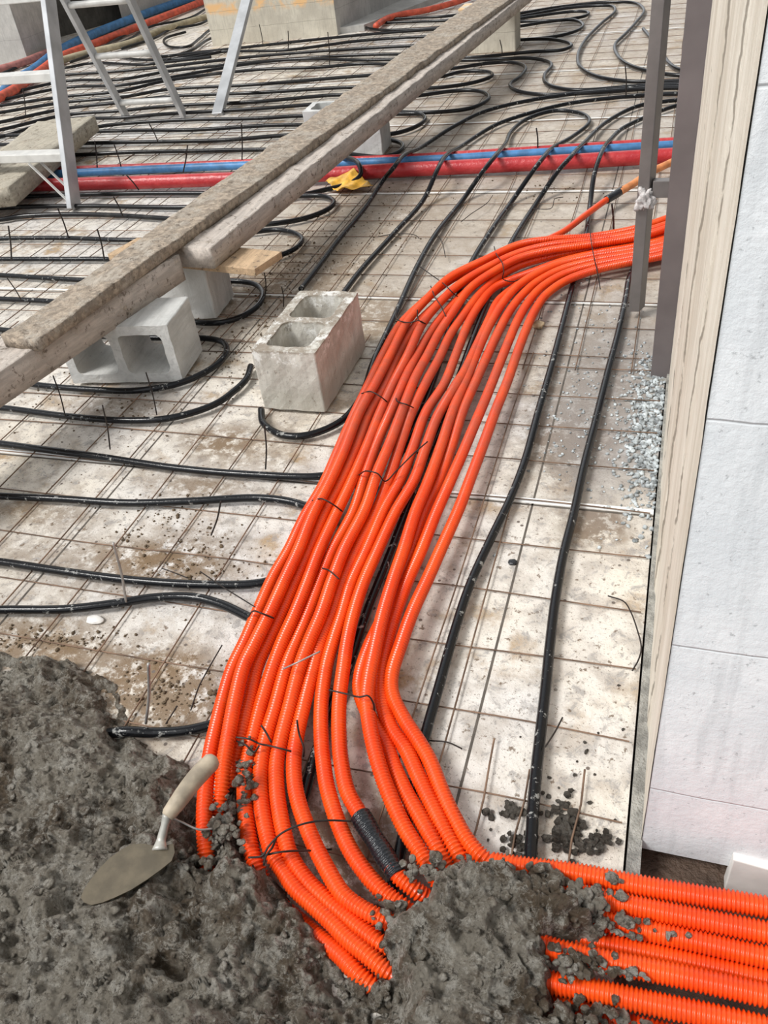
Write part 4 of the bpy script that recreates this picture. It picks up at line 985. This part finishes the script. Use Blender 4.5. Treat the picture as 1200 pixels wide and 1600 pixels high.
# clods of the middle heap spilling over the conduits leaving to the right
def spill(c, s, n, zlo, zhi, rmin, rmax):
    for _ in range(n):
        p = P(rg.normal(c[0], s[0]), rg.normal(c[1], s[1]), rg.uniform(zlo, zhi)); it.append((p.x, p.y, p.z, rg.uniform(rmin, rmax)))
spill((830,1380), (30,16), 90, .05, .075, .004, .012)
spill((890,1410), (30,16), 90, .05, .075, .004, .011)
spill((950,1440), (35,6), 40, .05, .06, .003, .008)
spill((1000,1458), (28,4), 16, .045, .05, .003, .006)
spill((900,1505), (22,14), 70, .06, .08, .003, .008)
spill((960,1520), (28,4), 30, .065, .07, .003, .006)
spill((700,1360), (40,10), 60, .05, .085, .004, .010)
spill((880,1590), (45,14), 90, .03, .06, .004, .010)
spill((620,1440), (16,16), 40, .05, .08, .003, .008)
spill((385,1215), (8,28), 40, .05, .07, .003, .009)
spill((350,1290), (18,22), 50, .06, .08, .003, .009)
spill((347,1300), (7,30), 90, .005, .05, .004, .010)
spill((300,1345), (25,8), 50, .03, .07, .004, .009)
spill((596,1549), (9,9), 60, .01, .06, .004, .009)
spill((562,1540), (12,8), 50, .005, .03, .004, .009)
spill((610,1430), (14,20), 40, .02, .07, .004, .009)
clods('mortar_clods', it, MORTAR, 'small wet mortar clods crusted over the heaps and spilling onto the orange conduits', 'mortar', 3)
it2 = []
for (px, py, sx, sy, n, r0, r1) in ((880,1300,14,22,70,.003,.008),(925,1318,18,8,38,.003,.007),(800,1270,14,8,26,.003,.007),(812,1330,10,12,24,.003,.007),(760,1310,30,30,10,.002,.006),(880,1240,50,60,16,.002,.005),(950,1200,40,80,8,.002,.004)):
    for _ in range(n):
        p = P(rg.normal(px, sx), rg.normal(py, sy)); 
        if p.x < .02: r = rg.uniform(r0, r1); it2.append((p.x, p.y, r * .5 + (.004 if n > 20 else 0), r))
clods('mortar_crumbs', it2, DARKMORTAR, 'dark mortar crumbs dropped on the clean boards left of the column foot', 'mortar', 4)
it3 = []
for _ in range(900):
    t = rg.uniform(0, 1); y = rg.normal(2.05, .22); x = .03 - abs(rg.normal(0, .055))
    if 1.45 < y < 2.5 and x < .048: r = rg.uniform(.0025, .0075) * (1 if x > -.05 else .8); it3.append((x, y, r * .5, r))
for _ in range(380):
    p = P(rg.normal(915, 60), rg.normal(610, 80)); r = rg.uniform(.0015, .0045)
    if p.x < .03: it3.append((p.x, p.y, r * .5, r))
clods('gravel', it3, GRAVEL, 'grey gravel and chips gathered at the foot of the steel channel and column', 'gravel', 6)
it4 = []
for (px, py, sx, sy, n) in ((460,420,60,30,120),(560,370,60,40,90),(300,880,60,30,70),(250,830,60,30,50),(640,300,60,25,60),(60,1000,80,8,80),(260,1080,50,25,80),(360,560,15,30,30),(420,520,20,30,50),(130,640,90,40,60),(860,300,40,12,30)):
    for _ in range(n * 3):
        p = P(rg.normal(px, sx), rg.normal(py, sy)); r = abs(rg.normal(0, .0016)) + .0007; it4.append((p.x, p.y, r * .5, r))
DIRT = simple('brown_dirt_crumbs', (.12, .085, .05), .9, nscale=60)
clods('dirt_crumbs', it4, DIRT, 'brown dirt crumbs scattered on the boards among the black pipe loops', 'dirt', 8)

tag(blob('pebble', P(841, 507, .014), .017, PEBBLE, 6, amp=.3, squash=(1.15, 1, .75)), 'tan pebble on the boards right of the orange bend', 'stone')
tag(blob('pebble', P(973, 1383, -.035), .016, GRAVEL, 9, amp=.3, squash=(.8, 1, 1.1)), 'grey stone in the dirt at the foot of the column', 'stone')
tag(blob('pebble', P(801, 878, .004), .010, TAPE, 2, amp=.15, squash=(1.1, 1, .4)), 'small flat black plastic cap between the two black pipes on clean boards', 'stone')  # a plastic cap, built as a flattened pebble blob
tag(blob('pebble', P(148, 968, .006), .016, WHITEBOARD, 4, amp=.2, squash=(1.4, .9, .35)), 'flat white chip below the humped pipe run at left', 'stone')
